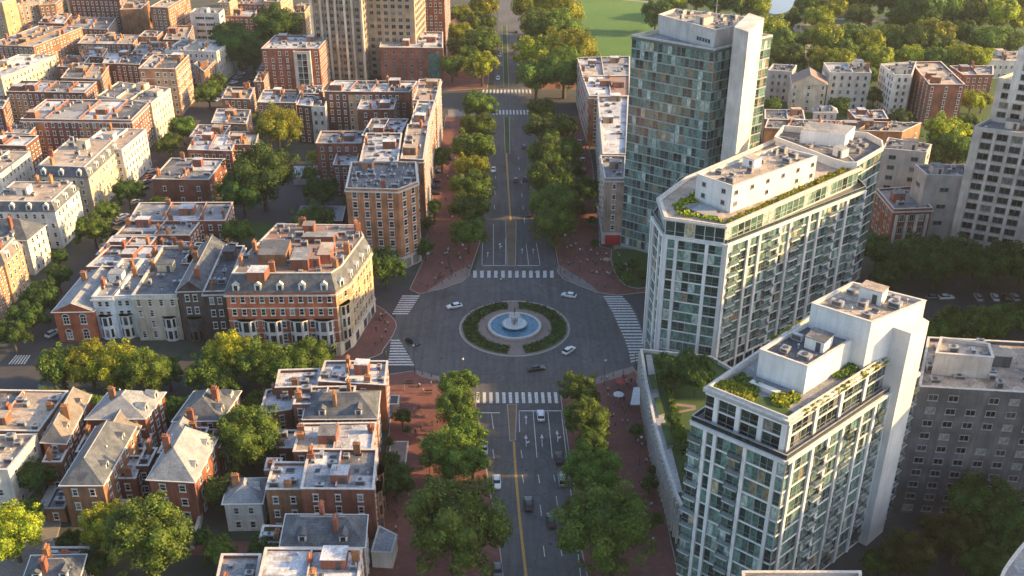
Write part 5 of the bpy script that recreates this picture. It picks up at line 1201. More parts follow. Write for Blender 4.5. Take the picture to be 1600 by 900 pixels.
trees('tree below the roundabout in the right row of the lower avenue', 'street trees right of the lower avenue', [(905, 608, 58), (916, 655, 66), (925, 690, 50), (925, 735, 74)])
trees('yellow green tree from the left along the lower left street', 'trees along the lower left street', [(95, 575, 66, 'g'), (140, 568, 72, 'y'), (180, 572, 78, 'y'), (225, 582, 74, 'g'), (262, 580, 50, 'd'), (325, 580, 64, 'g'), (362, 555, 78, 'y'), (405, 565, 76, 'g'), (445, 575, 70, 'g'), (485, 562, 70, 'g'), (350, 605, 50, 'd')])
tree('big round dark green courtyard tree in the middle of the left blocks', 410, 275, 96, 'd')
tree('dark courtyard tree left of the big round one', 378, 300, 70, 'd')
tree('sunlit yellow green tree above the courtyard trees', 433, 198, 70, 'y')
tree('small dark tree beside the orange cut corner building rear wall', 502, 300, 50, 'd')
tree('low green tree behind the ornate corner building roof', 490, 352, 70, 'g')
tree('round dark tree at the left foot of the orange cut corner building', 602, 416, 60, 'd')
tree('green tree beside the courtyard lawn', 372, 362, 44, 'g')
tree('large bright tree between the lower left houses', 388, 682, 96, 'g')
tree('smaller dark tree beside the large bright one between the lower left houses', 352, 765, 56, 'd')
tree('dark tree over the brick pavement beside the white roofed brick house', 618, 752, 54, 'd')
tree('dark shrub like tree in the front garden below the corner roof', 628, 650, 26, 'd')
tree('small round tree in front of the slate roofed avenue house', 612, 720, 30, 'd')
trees('tree up the left diagonal street from its lower end', 'trees of the left diagonal street', [(18, 520, 50, 'd'), (45, 495, 56, 'd'), (62, 465, 56, 'd'), (90, 432, 38, 'd'), (145, 357, 50, 'g'), (166, 330, 34, 'g'), (199, 298, 44, 'd'), (264, 225, 38, 'g'), (285, 200, 40, 'g'), (325, 145, 34, 'g'), (342, 128, 26, 'g'), (372, 72, 60, 'd'), (395, 85, 44, 'd'), (355, 55, 44, 'd'), (432, 42, 60, 'd'), (470, 32, 30, 'y')])
tree('leafy tree at the left frame edge in the lower corner', 18, 832, 88, 'y')
tree('bright tree in front of the slate hipped brick house', 168, 825, 84, 'y')
tree('broad bright tree in front of the pyramid roofed house', 232, 838, 122, 'g')
tree('round tree between the two lower left houses and the lane', 56, 745, 54, 'd')
tree('half hidden tree by the brick alley near the bottom', 414, 862, 60, 'd')
tree('small tree by the lane at the lower left', 150, 880, 50, 'd')
trees('tree of the dark row behind the right hand brick building', 'dark tree row at the right', [(1372, 392, 56, 'd'), (1400, 412, 60, 'd'), (1432, 398, 66, 'd'), (1465, 415, 66, 'd'), (1500, 402, 68, 'd'), (1535, 418, 66, 'd'), (1565, 406, 66, 'd'), (1598, 416, 62, 'd'), (1385, 430, 44, 'd'), (1452, 384, 40, 'd')])
trees('green tree below the right hand street, above the grey slab', 'trees below the right street', [(1495, 508, 66, 'g'), (1535, 512, 68, 'g'), (1575, 498, 50, 'g'), (1470, 520, 50, 'g'), (1600, 490, 40, 'd')])
trees('olive tree in the dark courtyard at the bottom right', 'bottom right courtyard trees', [(1418, 868, 78, 'o'), (1500, 838, 84, 'o'), (1548, 800, 110, 'd'), (1590, 850, 80, 'd'), (1540, 880, 70, 'd'), (1372, 880, 44, 'd'), (1455, 830, 40, 'o')])
PK = [(1207, 48, 54, 'y'), (1222, 66, 56, 'g'), (1206, 86, 48, 'g'), (1236, 88, 46, 'd'), (1262, 10, 44, 'g'), (1280, 30, 44, 'y'), (1298, 12, 46, 'y'), (1298, 62, 62, 'y'), (1330, 62, 58, 'g'), (1318, 82, 52, 'g'), (1352, 68, 54, 'y'), (1372, 92, 50, 'y'), (1385, 55, 46, 'g'), (1345, 25, 40, 'g'),
      (1310, 96, 46, 'y'), (1280, 92, 44, 'y'), (1402, 66, 40, 'g'), (1432, 62, 54, 'g'), (1455, 55, 58, 'y'), (1472, 72, 44, 'g'), (1438, 18, 70, 'd'), (1476, 12, 66, 'g'), (1515, 22, 56, 'd'), (1560, 22, 62, 'y'), (1590, 28, 44, 'y'), (1545, 62, 56, 'g'), (1580, 66, 44, 'g'), (1505, 88, 52, 'y'), (1528, 92, 44, 'y'), (1420, 88, 44, 'y'), (1462, 92, 44, 'g'),
      (1408, 30, 44, 'g'), (1120, 4, 44, 'g'), (1160, 6, 48, 'g'), (1185, 12, 40, 'y'), (1025, 22, 46, 'd'), (1056, 6, 34, 'y'), (1090, -2, 40, 'g'), (1395, 0, 50, 'd'), (1360, -4, 46, 'g'), (1325, -2, 44, 'g'), (1500, 52, 50, 'd'), (1240, 30, 30, 'd'), (1600, -4, 60, 'y'), (1540, -6, 60, 'g'), (1366, 150, 34, 'd'), (1256, 62, 30, 'd')]
trees('of the round park trees counted from the pond', 'park trees beyond the right hand buildings', PK)
trees('yellow green tree around the tall red brick block by the park', 'trees around the red brick block', [(1518, 158, 38, 'y'), (1536, 156, 30, 'y'), (1478, 206, 58, 'y'), (1500, 235, 60, 'g'), (1515, 200, 50, 'g'), (1405, 185, 34, 'd'), (1310, 165, 34, 'd'), (1205, 164, 26, 'g'), (1355, 120, 30, 'g'), (1465, 240, 50, 'g'), (1365, 88, 30, 'g')])
# terrace garden trees on the podium
trees('small tree planted on the podium terrace garden', 'terrace garden trees', [(1060, 578, 44, 'd'), (1040, 566, 32, 'd'), (1088, 590, 46, 'd'), (1050, 655, 22, 'd'), (1066, 700, 26, 'd'), (1075, 562, 34, 'd'), (1040, 590, 28, 'd'), (1100, 570, 36, 'd'), (1060, 680, 24, 'g'), (1078, 735, 24, 'd')], z0=9.1)
trees('dark clipped shrub in a round planter on the right brick pavement', 'planters on the right pavement', [(995, 672, 22, 'd'), (1014, 755, 26, 'd'), (1026, 812, 24, 'd'), (1020, 735, 16, 'd')], name='planter_shrub')
trees('front garden bush beside the left brick pavement', 'front garden bushes', [(636, 672, 12, 'd'), (608, 690, 16, 'd'), (604, 755, 20, 'd'), (955, 352, 16, 'd'), (935, 325, 16, 'd'), (930, 380, 14, 'd'), (925, 345, 16, 'd'), (968, 420, 22, 'd'), (990, 412, 20, 'd'), (1005, 430, 20, 'd'), (980, 436, 18, 'g')], name='garden_bush')

# backyard trees in the gaps of the left blocks
def inside(p, q): 
    return all((q[(i + 1) % len(q)] - q[i]).normalized().cross(p - q[i]) > -3.2 for i in range(len(q)))
ROADS = [poly(a) for a in ([(20, 548), (85, 452), (150, 368), (205, 296), (205, 330), (108, 500), (82, 560)], [(205, 296), (243, 232), (300, 168), (340, 175), (268, 240), (238, 300)], [(300, 168), (378, 104), (440, 40), (470, 60), (412, 125), (340, 175)], [(-160, 535), (600, 535), (600, 615), (-160, 625)], [(395, 125), (960, 140), (960, 185), (395, 155)])]
brn = random.Random(3); k = 0; tries = 0
_bl = {}
def backlabel(p):
    b_ = min((b for b in BLD if b.parent is None and 'label' in b), key=lambda b: (b.location.xy - p).length); l_ = ' '.join(b_['label'].split(',')[0].split()[:11]); _bl[l_] = _bl.get(l_, 0) + 1
    while l_.split()[-1] in ('the', 'and', 'a', 'with', 'of', 'in', 'behind', 'beside', 'left', 'right', 'to', 'by', 'under', 'just', 'above', 'two', 'its', 'at', 'from', 'one', 'between', 'on'): l_ = ' '.join(l_.split()[:-1])
    return ('' if _bl[' '.join(b_['label'].split(',')[0].split()[:11])] == 1 else ORD[_bl[' '.join(b_['label'].split(',')[0].split()[:11])] - 1] + ' ') + 'tree behind the ' + l_
while k < 46 and tries < 4000:
    tries += 1
    if k % 3 == 2: px_, py_ = brn.uniform(0, 590), brn.uniform(640, 900)
    else: px_, py_ = brn.uniform(0, 640), brn.uniform(5, 420)
    p = U(px_, py_)
    if any(inside(p, f) for f in FOOT) or any(inside(p, f) for f in ROADS) or any((p - q).length < r * 0.7 + 3 for q, r in TREES): continue
    tree(backlabel(p), px_, py_ - 12, (6.5 + brn.random() * 5) * (19 if py_ > 600 else 8 + py_ / 60) / 4, brn.choice('ggdgy'), group='backyard trees of the left blocks'); k += 1
print('backyard', k)
# ------------------------------------------------------------------ roundabout island with fountain
IC = U(804, 512)
def disc(name, r, z0, z1, side, top, n=64, hole=None, a0=0, a1=360):
    m = MB(); N_ = n; A = [R(a0 + (a1 - a0) * i / N_) for i in range(N_ + 1)]
    rin = hole or 0
    for i in range(N_):
        c0, s0, c1, s1 = math.cos(A[i]), math.sin(A[i]), math.cos(A[i + 1]), math.sin(A[i + 1])
        m.face([(rin * c0, rin * s0, z1), (r * c0, r * s0, z1), (r * c1, r * s1, z1), (rin * c1, rin * s1, z1)], top)
        m.face([(r * c0, r * s0, z0), (r * c1, r * s1, z0), (r * c1, r * s1, z1), (r * c0, r * s0, z1)], side)
        if hole: m.face([(rin * c1, rin * s1, z0), (rin * c0, rin * s0, z0), (rin * c0, rin * s0, z1), (rin * c1, rin * s1, z1)], side)
    o = m.build(name, None, (IC.x, IC.y, 0)); return o
tag(disc('island_kerb', 15.6, 0, 0.16, m_kerb, m_kerb), kind='structure')
tag(disc('island_paving', 15.1, 0.1, 0.17, m_pink, m_pink), kind='structure')
hedge = leafmat('hedge_leaves', (0.03, 0.05, 0.012), (0.05, 0.08, 0.015), (0.08, 0.11, 0.02))
def lawn_arc(label, a0, a1, seed):
    rnd = random.Random(seed); root = empty('island_lawn', (IC.x, IC.y, 0)); tag(root, label, 'flower bed', 'planted crescents around the fountain')
    m = MB(); N_ = 40
    for i in range(N_):
        A0, A1 = R(a0 + (a1 - a0) * i / N_), R(a0 + (a1 - a0) * (i + 1) / N_)
        for (ra, za, rb, zb, mt) in ((10.4, 0.1, 10.4, 0.32, m_kerb), (10.4, 0.32, 12.5, 0.55, m_grass), (12.5, 0.55, 14.6, 0.3, m_grass), (14.6, 0.3, 14.6, 0.1, m_kerb)):
            m.face([(ra * math.cos(A0), ra * math.sin(A0), za), (rb * math.cos(A0), rb * math.sin(A0), zb), (rb * math.cos(A1), rb * math.sin(A1), zb), (ra * math.cos(A1), ra * math.sin(A1), za)], mt)
    m.build('turf', root); t = MB()
    for i in range(520):
        a = R(rnd.uniform(a0, a1)); r = rnd.uniform(10.6, 14.4); q = Vector((r * math.cos(a), r * math.sin(a), 0.45)); s = rnd.uniform(0.15, 0.5)
        for _ in range(5):
            v = Vector((rnd.gauss(0, s), rnd.gauss(0, s), abs(rnd.gauss(0, .16)))); aa = Vector((rnd.gauss(0, 1), rnd.gauss(0, 1), rnd.gauss(0, 1))).normalized() * 0.2; bb = aa.orthogonal().normalized() * 0.16
            t.face([q + v - aa, q + v - bb, q + v + aa, q + v + bb], hedge)
    for i in range(7):
        a = R(rnd.uniform(a0 + 5, a1 - 5)); r = rnd.uniform(11.5, 13.5); q = Vector((r * math.cos(a), r * math.sin(a), 0.6))
        for _ in range(60):
            v = Vector((rnd.gauss(0, 1), rnd.gauss(0, 1), rnd.gauss(0, 1))).normalized() * rnd.uniform(.3, .75); aa = Vector((rnd.gauss(0, 1), rnd.gauss(0, 1), rnd.gauss(0, 1))).normalized() * 0.18; bb = aa.orthogonal().normalized() * 0.14
            t.face([q + v - aa, q + v - bb, q + v + aa, q + v + bb], leaf_d)
    tag(t.build('planting', root), kind='stuff')
lawn_arc('green planted crescent on the left of the fountain, inside the roundabout', 100, 262, 1)
lawn_arc('green planted crescent on the right of the fountain, inside the roundabout', -78, 84, 2)
fst = flat('fountain_stone', (0.50, 0.48, 0.44), 0.7, noise=0.3, scale=2.0)
brz = flat('weathered_bronze', (0.10, 0.12, 0.10), 0.5, 0.6)
wm_, wt_, wb_ = nmat('fountain_water'); wn = N(wt_, 'ShaderNodeTexNoise', Scale=1.5, Detail=4.0); wt_.links.new(coords(wt_), wn.inputs[0])
wt_.links.new(ramp(wt_, wn.outputs[0], [(0.35, (0.02, 0.11, 0.19)), (0.65, (0.06, 0.22, 0.32))]), wb_.inputs['Base Color']); wb_.inputs['Roughness'].default_value = 0.08
wbp = N(wt_, 'ShaderNodeBump', Strength=0.4, Distance=0.1); wt_.links.new(wn.outputs[0], wbp.inputs['Height']); wt_.links.new(wbp.outputs[0], wb_.inputs['Normal'])
foam = flat('falling_water', (0.62, 0.68, 0.70), 0.3, noise=0.35, scale=6)
F = empty('fountain', (IC.x, IC.y, 0.17)); tag(F, 'round fountain with blue basin, stone bowls and a central figured column', 'fountain')
m = MB(); m.lathe([(7.4, 0), (7.4, 0.55), (7.55, 0.6), (7.55, 0.72), (6.7, 0.72), (6.7, 0.1)], fst, 48); m.build('basin_rim', F)
m = MB(); m.face([(6.72 * math.cos(i * 0.1309), 6.72 * math.sin(i * 0.1309), 0.5) for i in range(48)], wm_); m.build('basin_water', F)
m = MB(); m.lathe([(1.6, 0.1), (1.8, 0.9), (3.4, 1.15), (3.6, 1.3), (3.5, 1.36), (3.2, 1.22), (0.6, 1.2)], fst, 36); m.build('lower_bowl', F)
m = MB(); m.face([(3.2 * math.cos(i * 0.1745), 3.2 * math.sin(i * 0.1745), 1.28) for i in range(36)], foam); m.build('bowl_water', F)
m = MB(); m.lathe([(1.0, 1.2), (0.75, 1.6), (0.5, 2.0), (0.7, 2.4), (0.55, 2.9), (0.4, 3.3), (1.5, 3.7), (1.55, 3.85), (1.3, 3.8), (0.35, 3.75), (0.32, 4.3), (0.4, 4.6), (0.1, 4.9), (0.0, 4.9)], fst, 24); m.build('central_column', F)
m = MB()
for i in range(3):
    a = i * 2.094 + 0.5; x, y = 0.78 * math.cos(a), 0.78 * math.sin(a)
    m.lathe([(0.02, 1.3), (0.26, 1.35), (0.22, 2.0), (0.16, 2.2), (0.27, 2.5), (0.24, 2.85), (0.1, 2.95), (0.1, 3.02), (0.15, 3.1), (0.15, 3.25), (0.03, 3.36)], brz, 10, (x, y))
    m.bar((x, y, 2.8), (x * 1.5, y * 1.5, 3.4), 0.07, brz)
m.lathe([(0.02, 4.85), (0.24, 4.9), (0.17, 5.4), (0.24, 5.75), (0.09, 5.95), (0.13, 6.1), (0.12, 6.25), (0.02, 6.32)], brz, 10); m.bar((0, 0, 5.7), (0.5, 0.1, 6.3), 0.06, brz)
m.build('statues', F)
m = MB()
for i in range(16):
    a = i * 0.3927; c_, s_ = math.cos(a), math.sin(a)
    for (r0, z0), (r1, z1) in (((1.5, 3.78), (1.9, 3.3)), ((1.9, 3.3), (2.15, 2.4)), ((2.15, 2.4), (2.25, 1.35))): m.bar((r0 * c_, r0 * s_, z0), (r1 * c_, r1 * s_, z1), 0.05, foam, 5)
m.build('water_jets', F)

# ------------------------------------------------------------------ vehicles
tyre = flat('tyre_rubber', (0.02, 0.02, 0.02), 0.8); rimm = flat('alloy_rim', (0.4, 0.4, 0.4), 0.3, 0.8)
cgl = flat('car_glass', (0.02, 0.024, 0.03), 0.06, noise=0.0); hl = flat('headlight_lens', (0.75, 0.76, 0.74), 0.15, noise=0); tlm = flat('tail_light_lens', (0.45, 0.02, 0.02), 0.2, noise=0)
def paint(name, c):
    if name in MATS: return MATS[name]
    m, t, b = nmat(name); b.inputs['Base Color'].default_value = (*c, 1); b.inputs['Roughness'].default_value = 0.3; b.inputs['Coat Weight'].default_value = 0.6; b.inputs['Metallic'].default_value = 0.2
    MATS[name] = m; return m
PA = {'white': paint('white_car_paint', (0.70, 0.71, 0.72)), 'black': paint('black_car_paint', (0.02, 0.021, 0.024)), 'dark red': paint('dark_red_car_paint', (0.11, 0.02, 0.018)), 'silver': paint('silver_car_paint', (0.38, 0.39, 0.41)), 'grey': paint('grey_car_paint', (0.11, 0.115, 0.125)), 'blue': paint('blue_car_paint', (0.03, 0.06, 0.14))}
def loft(m, secs, mat, cap=True):
    n = len(secs[0]); i = len(m.v); k = m.mi(mat)
    for s in secs: m.v += s
    for a in range(len(secs) - 1):
        for j in range(n): m.f.append((i + a * n + j, i + a * n + (j + 1) % n, i + (a + 1) * n + (j + 1) % n, i + (a + 1) * n + j)); m.m.append(k)
    m.f.append(tuple(i + j for j in reversed(range(n)))); m.m.append(k)
    e = i + (len(secs) - 1) * n; m.f.append(tuple(e + j for j in range(n))); m.m.append(k)
def car_parts(colour, van=False):
    P = {}; pm = PA[colour]; m = MB(); Lh = 2.65 if van else 2.3
    def sec(x, hw, zb, zs, zt): return [(x, -hw * .93, zb), (x, hw * .93, zb), (x, hw, zb + .25), (x, hw, zs), (x, hw * .88, zt), (x, -hw * .88, zt), (x, -hw, zs), (x, -hw, zb + .25)]
    st = [(-Lh, .72, .35, .6, .72), (-Lh + .12, .86, .25, .74, .88), (-1.5, .91, .22, .82, .97), (0, .92, .22, .84, .98), (1.0, .91, .22, .8, .95), (Lh - .5, .88, .22, .7, .82), (Lh - .1, .8, .25, .6, .7), (Lh, .66, .35, .5, .58)]
    loft(m, [sec(*s) for s in st], pm); P['body'] = m.mesh('body')
    m = MB(); x0, x1, x2, x3, zt = (-Lh + .1, -Lh + .3, .9, 1.6, 1.95) if van else (-1.95, -1.25, .25, 1.05, 1.42)
    loft(m, [[(x0, -.78, .93), (x0, .78, .93), (x0 + .05, .74, .97), (x0 + .05, -.74, .97)], [(x1, -.8, .93), (x1, .8, .93), (x1, .64, zt - .03), (x1, -.64, zt - .03)], [(x2, -.8, .93), (x2, .8, .93), (x2, .64, zt - .03), (x2, -.64, zt - .03)], [(x3, -.76, .9), (x3, .76, .9), (x3 - .05, .72, .94), (x3 - .05, -.72, .94)]], cgl); P['windows'] = m.mesh('windows')
    m = MB(); loft(m, [[(x1 - .12, -.6, zt - .07), (x1 - .12, .6, zt - .07), (x1 - .1, .55, zt - .02), (x1 - .1, -.55, zt - .02)], [(x1 + .1, -.66, zt - .05), (x1 + .1, .66, zt - .05), (x1 + .1, .58, zt + .03), (x1 + .1, -.58, zt + .03)], [(x2 - .1, -.66, zt - .05), (x2 - .1, .66, zt - .05), (x2 - .1, .58, zt + .03), (x2 - .1, -.58, zt + .03)], [(x2 + .1, -.6, zt - .08), (x2 + .1, .6, zt - .08), (x2 + .1, .56, zt - .03), (x2 + .1, -.56, zt - .03)]], pm)
    for s in (-1, 1):
        m.box((-.45, s * .735, 1.17), (.07, .06, .5), pm)
        if van: m.box((-1.2, s * .76, 1.4), (2.4, .06, .9), pm)
    P['roof_panel'] = m.mesh('roof_panel')
    m = MB(); m.bar((0, -.1, 0), (0, .1, 0), .33, tyre, 14); m.bar((0, -.11, 0), (0, .11, 0), .2, rimm, 10); P['wheel'] = m.mesh('wheel')
    m = MB(); m.box((0, 0, 0), (.14, .36, .14), hl); P['headlight'] = m.mesh('headlight')
    m = MB(); m.box((0, 0, 0), (.1, .38, .16), tlm); P['tail_light'] = m.mesh('tail_light')
    m = MB(); m.box((0, 0, 0), (.14, .2, .13), pm); P['wing_mirror'] = m.mesh('wing_mirror'); P['L'] = Lh
    return P
_cp = {}
def car(label, x, y, colour, ang, group=None, van=False, z=0.024, name='car', cat='car', world=None):
    """ang: direction of the bonnet in degrees, 0 = towards +x, 90 = away from the camera"""
    key = (colour, van)
    if key not in _cp: _cp[key] = car_parts(colour, van)
    P = _cp[key]; p = world or U(x, y, 0.6); root = empty(name, (p.x, p.y, z), R(ang)); tag(root, label, cat, group)
    T = Matrix.Translation
    for nm in ('body', 'windows', 'roof_panel'): inst(nm, P[nm], root, Matrix())
    for sx in (-1.42, 1.42):
        for sy in (-.8, .8): inst('wheel', P['wheel'], root, T((sx, sy, .33)))
    for sy in (-.56, .56): inst('headlight', P['headlight'], root, T((P['L'] - .08, sy, .6))); inst('tail_light', P['tail_light'], root, T((-P['L'] + .04, sy, .68)))
    for sy in (-.97, .97): inst('wing_mirror', P['wing_mirror'], root, T((.55, sy, .98)))
    return root
car('white car turning at the upper left of the roundabout', 710, 478, 'white', 200)
car('white car on the upper right of the roundabout', 889, 461, 'white', 160)
car('white car on the lower right of the roundabout', 889, 547, 'white', 50)
car('black saloon car at the bottom of the roundabout, below the fountain', 838, 575, 'black', 15)
car('dark car at the left side of the roundabout near the light strip', 645, 533, 'black', -40)
car('white car waiting at the lower stop line, right lanes', 845, 649, 'white', 92)
car('white car driving in the left lane of the lower avenue', 776, 753, 'white', -87)
car('black car in the middle of the lower avenue beside the yellow line', 826, 787, 'black', 93)
car('dark red black car nearest the big right tree on the lower avenue', 861, 813, 'black', 93)
car('dark car in the kerb lane of the lower avenue, behind the box van', 874, 715, 'black', 93)
car('silver box van in the kerb lane of the lower avenue', 878, 747, 'silver', 93, van=True, name='van', cat='van')
car('grey car half under the big left tree at the bottom edge', 778, 892, 'grey', -87)
car('silver car at the kerb below the left row of lower avenue trees', 756, 702, 'silver', -87)
car('white car on the left side of the upper avenue, nearer the roundabout', 765, 300, 'white', -92)
car('white car on the left side of the upper avenue, beside the yellow tree', 771, 265, 'white', -92)
car('dark car on the right side of the upper avenue, nearest the roundabout', 828, 334, 'black', 88)
car('dark red car in the inner right lane of the upper avenue', 806, 281, 'dark red', 88)
car('dark car next to the dark red one on the upper avenue', 821, 279, 'black', 88)
car('dark car high on the right side of the upper avenue', 819, 229, 'black', 88)
car('white car standing by the far upper crosswalk', 778, 122, 'white', -90)
car('small white car far up the avenue', 768, 47, 'white', -90)
car('white car beside the red brick end house on the diagonal street', 83, 520, 'white', 60)
prnd = random.Random(5)
def parked(x0, y0, x1, y1, n, label, group, ang, z=0.024):
    for i in range(n):
        f = (i + prnd.uniform(0.25, .75)) / n; car(ORD[i] + ' ' + label, x0 + (x1 - x0) * f, y0 + (y1 - y0) * f, prnd.choice(['white', 'silver', 'black', 'grey', 'white', 'blue', 'dark red']), ang + prnd.uniform(-3, 3), group, z=z)
parked(392, 96, 340, 158, 9, 'tiny parked car at the far end of the diagonal street', 'cars at the far end of the diagonal street', 48)
parked(415, 100, 372, 152, 8, 'tiny parked car on the right side of the diagonal street', 'cars right side of the diagonal street', 48)
parked(240, 262, 210, 320, 6, 'parked car beside the white roofed brick house', 'cars beside the white roofed brick house', 55)
parked(198, 328, 160, 392, 5, 'parked car beside the middle of the diagonal street', 'cars in the middle of the diagonal street', 55)
parked(680, 240, 678, 310, 6, 'car parked side on beside the inner left avenue trees', 'cars beside the inner left trees', 5, 0.14)
parked(1520, 464, 1600, 464, 4, 'car parked across the right hand street', 'cars on the right hand street', 85)
parked(1450, 464, 1495, 464, 2, 'dark parked car by the start of the right hand street', 'cars at the start of the right hand street', 5)
parked(905, 215, 916, 285, 5, 'car parked between right avenue trees and the buildings', 'cars between right trees and buildings', 88, 0.14)
parked(1520, 880, 1590, 890, 3, 'blue car in the dark courtyard at bottom right', 'cars in the dark courtyard', 20)
parked(780, 60, 782, 110, 3, 'car waiting far up the left side of the avenue', 'cars far up the avenue', -90)
parked(806, 40, 812, 130, 4, 'car waiting far up the right side of the avenue', 'cars far up the right side', 90)

# ------------------------------------------------------------------ people
skin = flat('skin', (0.38, 0.22, 0.15), 0.6, noise=0); hairm = flat('dark_hair', (0.03, 0.02, 0.015), 0.7, noise=0)
CLO = {'white': flat('white_cloth', (0.62, 0.62, 0.60), 0.9), 'dark': flat('dark_cloth', (0.03, 0.03, 0.04), 0.9), 'blue': flat('blue_cloth', (0.06, 0.09, 0.16), 0.9), 'red': flat('red_cloth', (0.35, 0.06, 0.05), 0.9), 'tan': flat('tan_cloth', (0.32, 0.24, 0.16), 0.9)}
def person_mesh(top, leg, stride, arm):
    V = [(0, 0, .95), (0, 0, 1.15), (0, 0, 1.38), (0, 0, 1.5), (0.02, 0, 1.6), (0.02, 0, 1.72)]; Rr = [(.15, .12), (.14, .11), (.17, .11), (.055, .055), (.09, .085), (.06, .06)]; E = [(0, 1), (1, 2), (2, 3), (3, 4), (4, 5)]
    for s in (-1, 1):
        i = len(V); V += [(0, .19 * s, 1.4), (s * arm * .1, .24 * s, 1.12), (s * arm * .25 + .08, .22 * s, .9), (s * arm * .28 + .12, .21 * s, .82)]; Rr += [(.06, .06), (.045, .045), (.035, .035), (.035, .025)]; E += [(2, i), (i, i + 1), (i + 1, i + 2), (i + 2, i + 3)]
        i = len(V); V += [(0, .1 * s, .88), (-s * stride * .16 + .03, .1 * s, .48), (-s * stride * .3, .1 * s, .08), (-s * stride * .3 + .16, .1 * s, .04)]; Rr += [(.085, .085), (.06, .06), (.045, .045), (.04, .03)]; E += [(0, i), (i, i + 1), (i + 1, i + 2), (i + 2, i + 3)]
    me = bpy.data.meshes.new('p'); me.from_pydata(V, E, []); o = bpy.data.objects.new('p', me); col.objects.link(o)
    md = o.modifiers.new('s', 'SKIN'); md.use_smooth_shade = True; sv = me.skin_vertices[0].data
    for k, r_ in enumerate(Rr): sv[k].radius = r_
    sv[0].use_root = True; sb = o.modifiers.new('u', 'SUBSURF'); sb.levels = 1
    dg = bpy.context.evaluated_depsgraph_get(); out = bpy.data.meshes.new_from_object(o.evaluated_get(dg)); bpy.data.objects.remove(o); out.name = 'person'
    out.materials.clear()
    for mt in (skin, CLO[top], CLO[leg], hairm): out.materials.append(mt)
    for p in out.polygons:
        z, y, x = p.center.z, abs(p.center.y), p.center.x
        p.material_index = 2 if z < .96 and y < .19 else (0 if (z > 1.5 and not (z > 1.68 or x < -.03)) or (y > .19 and z < .93) else (3 if z > 1.5 else 1))
    return out
PM = [(a, person_mesh(*a)) for a in (('white', 'dark', 1, 1), ('dark', 'dark', .8, -1), ('blue', 'tan', .2, .3), ('red', 'dark', 1, 1), ('tan', 'blue', -.9, -1), ('white', 'blue', .1, .2))]
def people(n, quad, where, group, z=0.136):
    L = []; n = int(n * 1.6)
    for i in range(n):
        a, b = prnd.random(), prnd.random(); x = (quad[0][0] * (1 - a) + quad[1][0] * a) * (1 - b) + (quad[3][0] * (1 - a) + quad[2][0] * a) * b
        y = (quad[0][1] * (1 - a) + quad[1][1] * a) * (1 - b) + (quad[3][1] * (1 - a) + quad[2][1] * a) * b; L.append((x, y))
    for i, (x, y) in enumerate(sorted(L)):
        (tp, lg, st, ar), me = PM[prnd.randrange(len(PM))]; p = U(x, y); o = bpy.data.objects.new('person', me); col.objects.link(o); o.location = (p.x, p.y, z); o.rotation_euler.z = prnd.uniform(0, 6.28)
        tag(o, '%s person from the left %s, %s top' % (ORD[i], where, tp), 'person', group)
people(14, [(690, 385), (730, 385), (722, 432), (665, 445)], 'on the upper left brick corner', 'people upper left corner')
people(22, [(880, 385), (955, 385), (1010, 448), (900, 432)], 'on the upper right brick corner', 'people upper right corner')
people(16, [(945, 590), (990, 590), (1000, 660), (945, 680)], 'on the right pavement below the roundabout', 'people lower right pavement')
people(9, [(625, 590), (700, 600), (680, 700), (650, 700)], 'on the left pavement below the roundabout', 'people lower left pavement')
people(6, [(600, 780), (640, 780), (620, 850), (600, 850)], 'by the front gardens near the bottom', 'people by the front gardens')
people(10, [(700, 150), (735, 150), (735, 300), (695, 320)], 'on the left promenade of the upper avenue', 'people left promenade')
people(8, [(910, 180), (925, 200), (930, 340), (905, 330)], 'on the right promenade of the upper avenue', 'people right promenade')
people(6, [(590, 482), (612, 496), (608, 530), (585, 545)], 'on the small left brick corner', 'people small left corner')
people(4, [(745, 424), (860, 424), (860, 433), (745, 433)], 'on the upper crosswalk', 'people on the upper crosswalk', 0.03)
people(5, [(990, 690), (1010, 690), (1030, 860), (1010, 860)], 'on the right pavement near the podium', 'people near the podium')
people(8, [(575, 200), (690, 200), (690, 175), (655, 175)], 'at the upper cross street corner', 'people upper cross street') if False else None

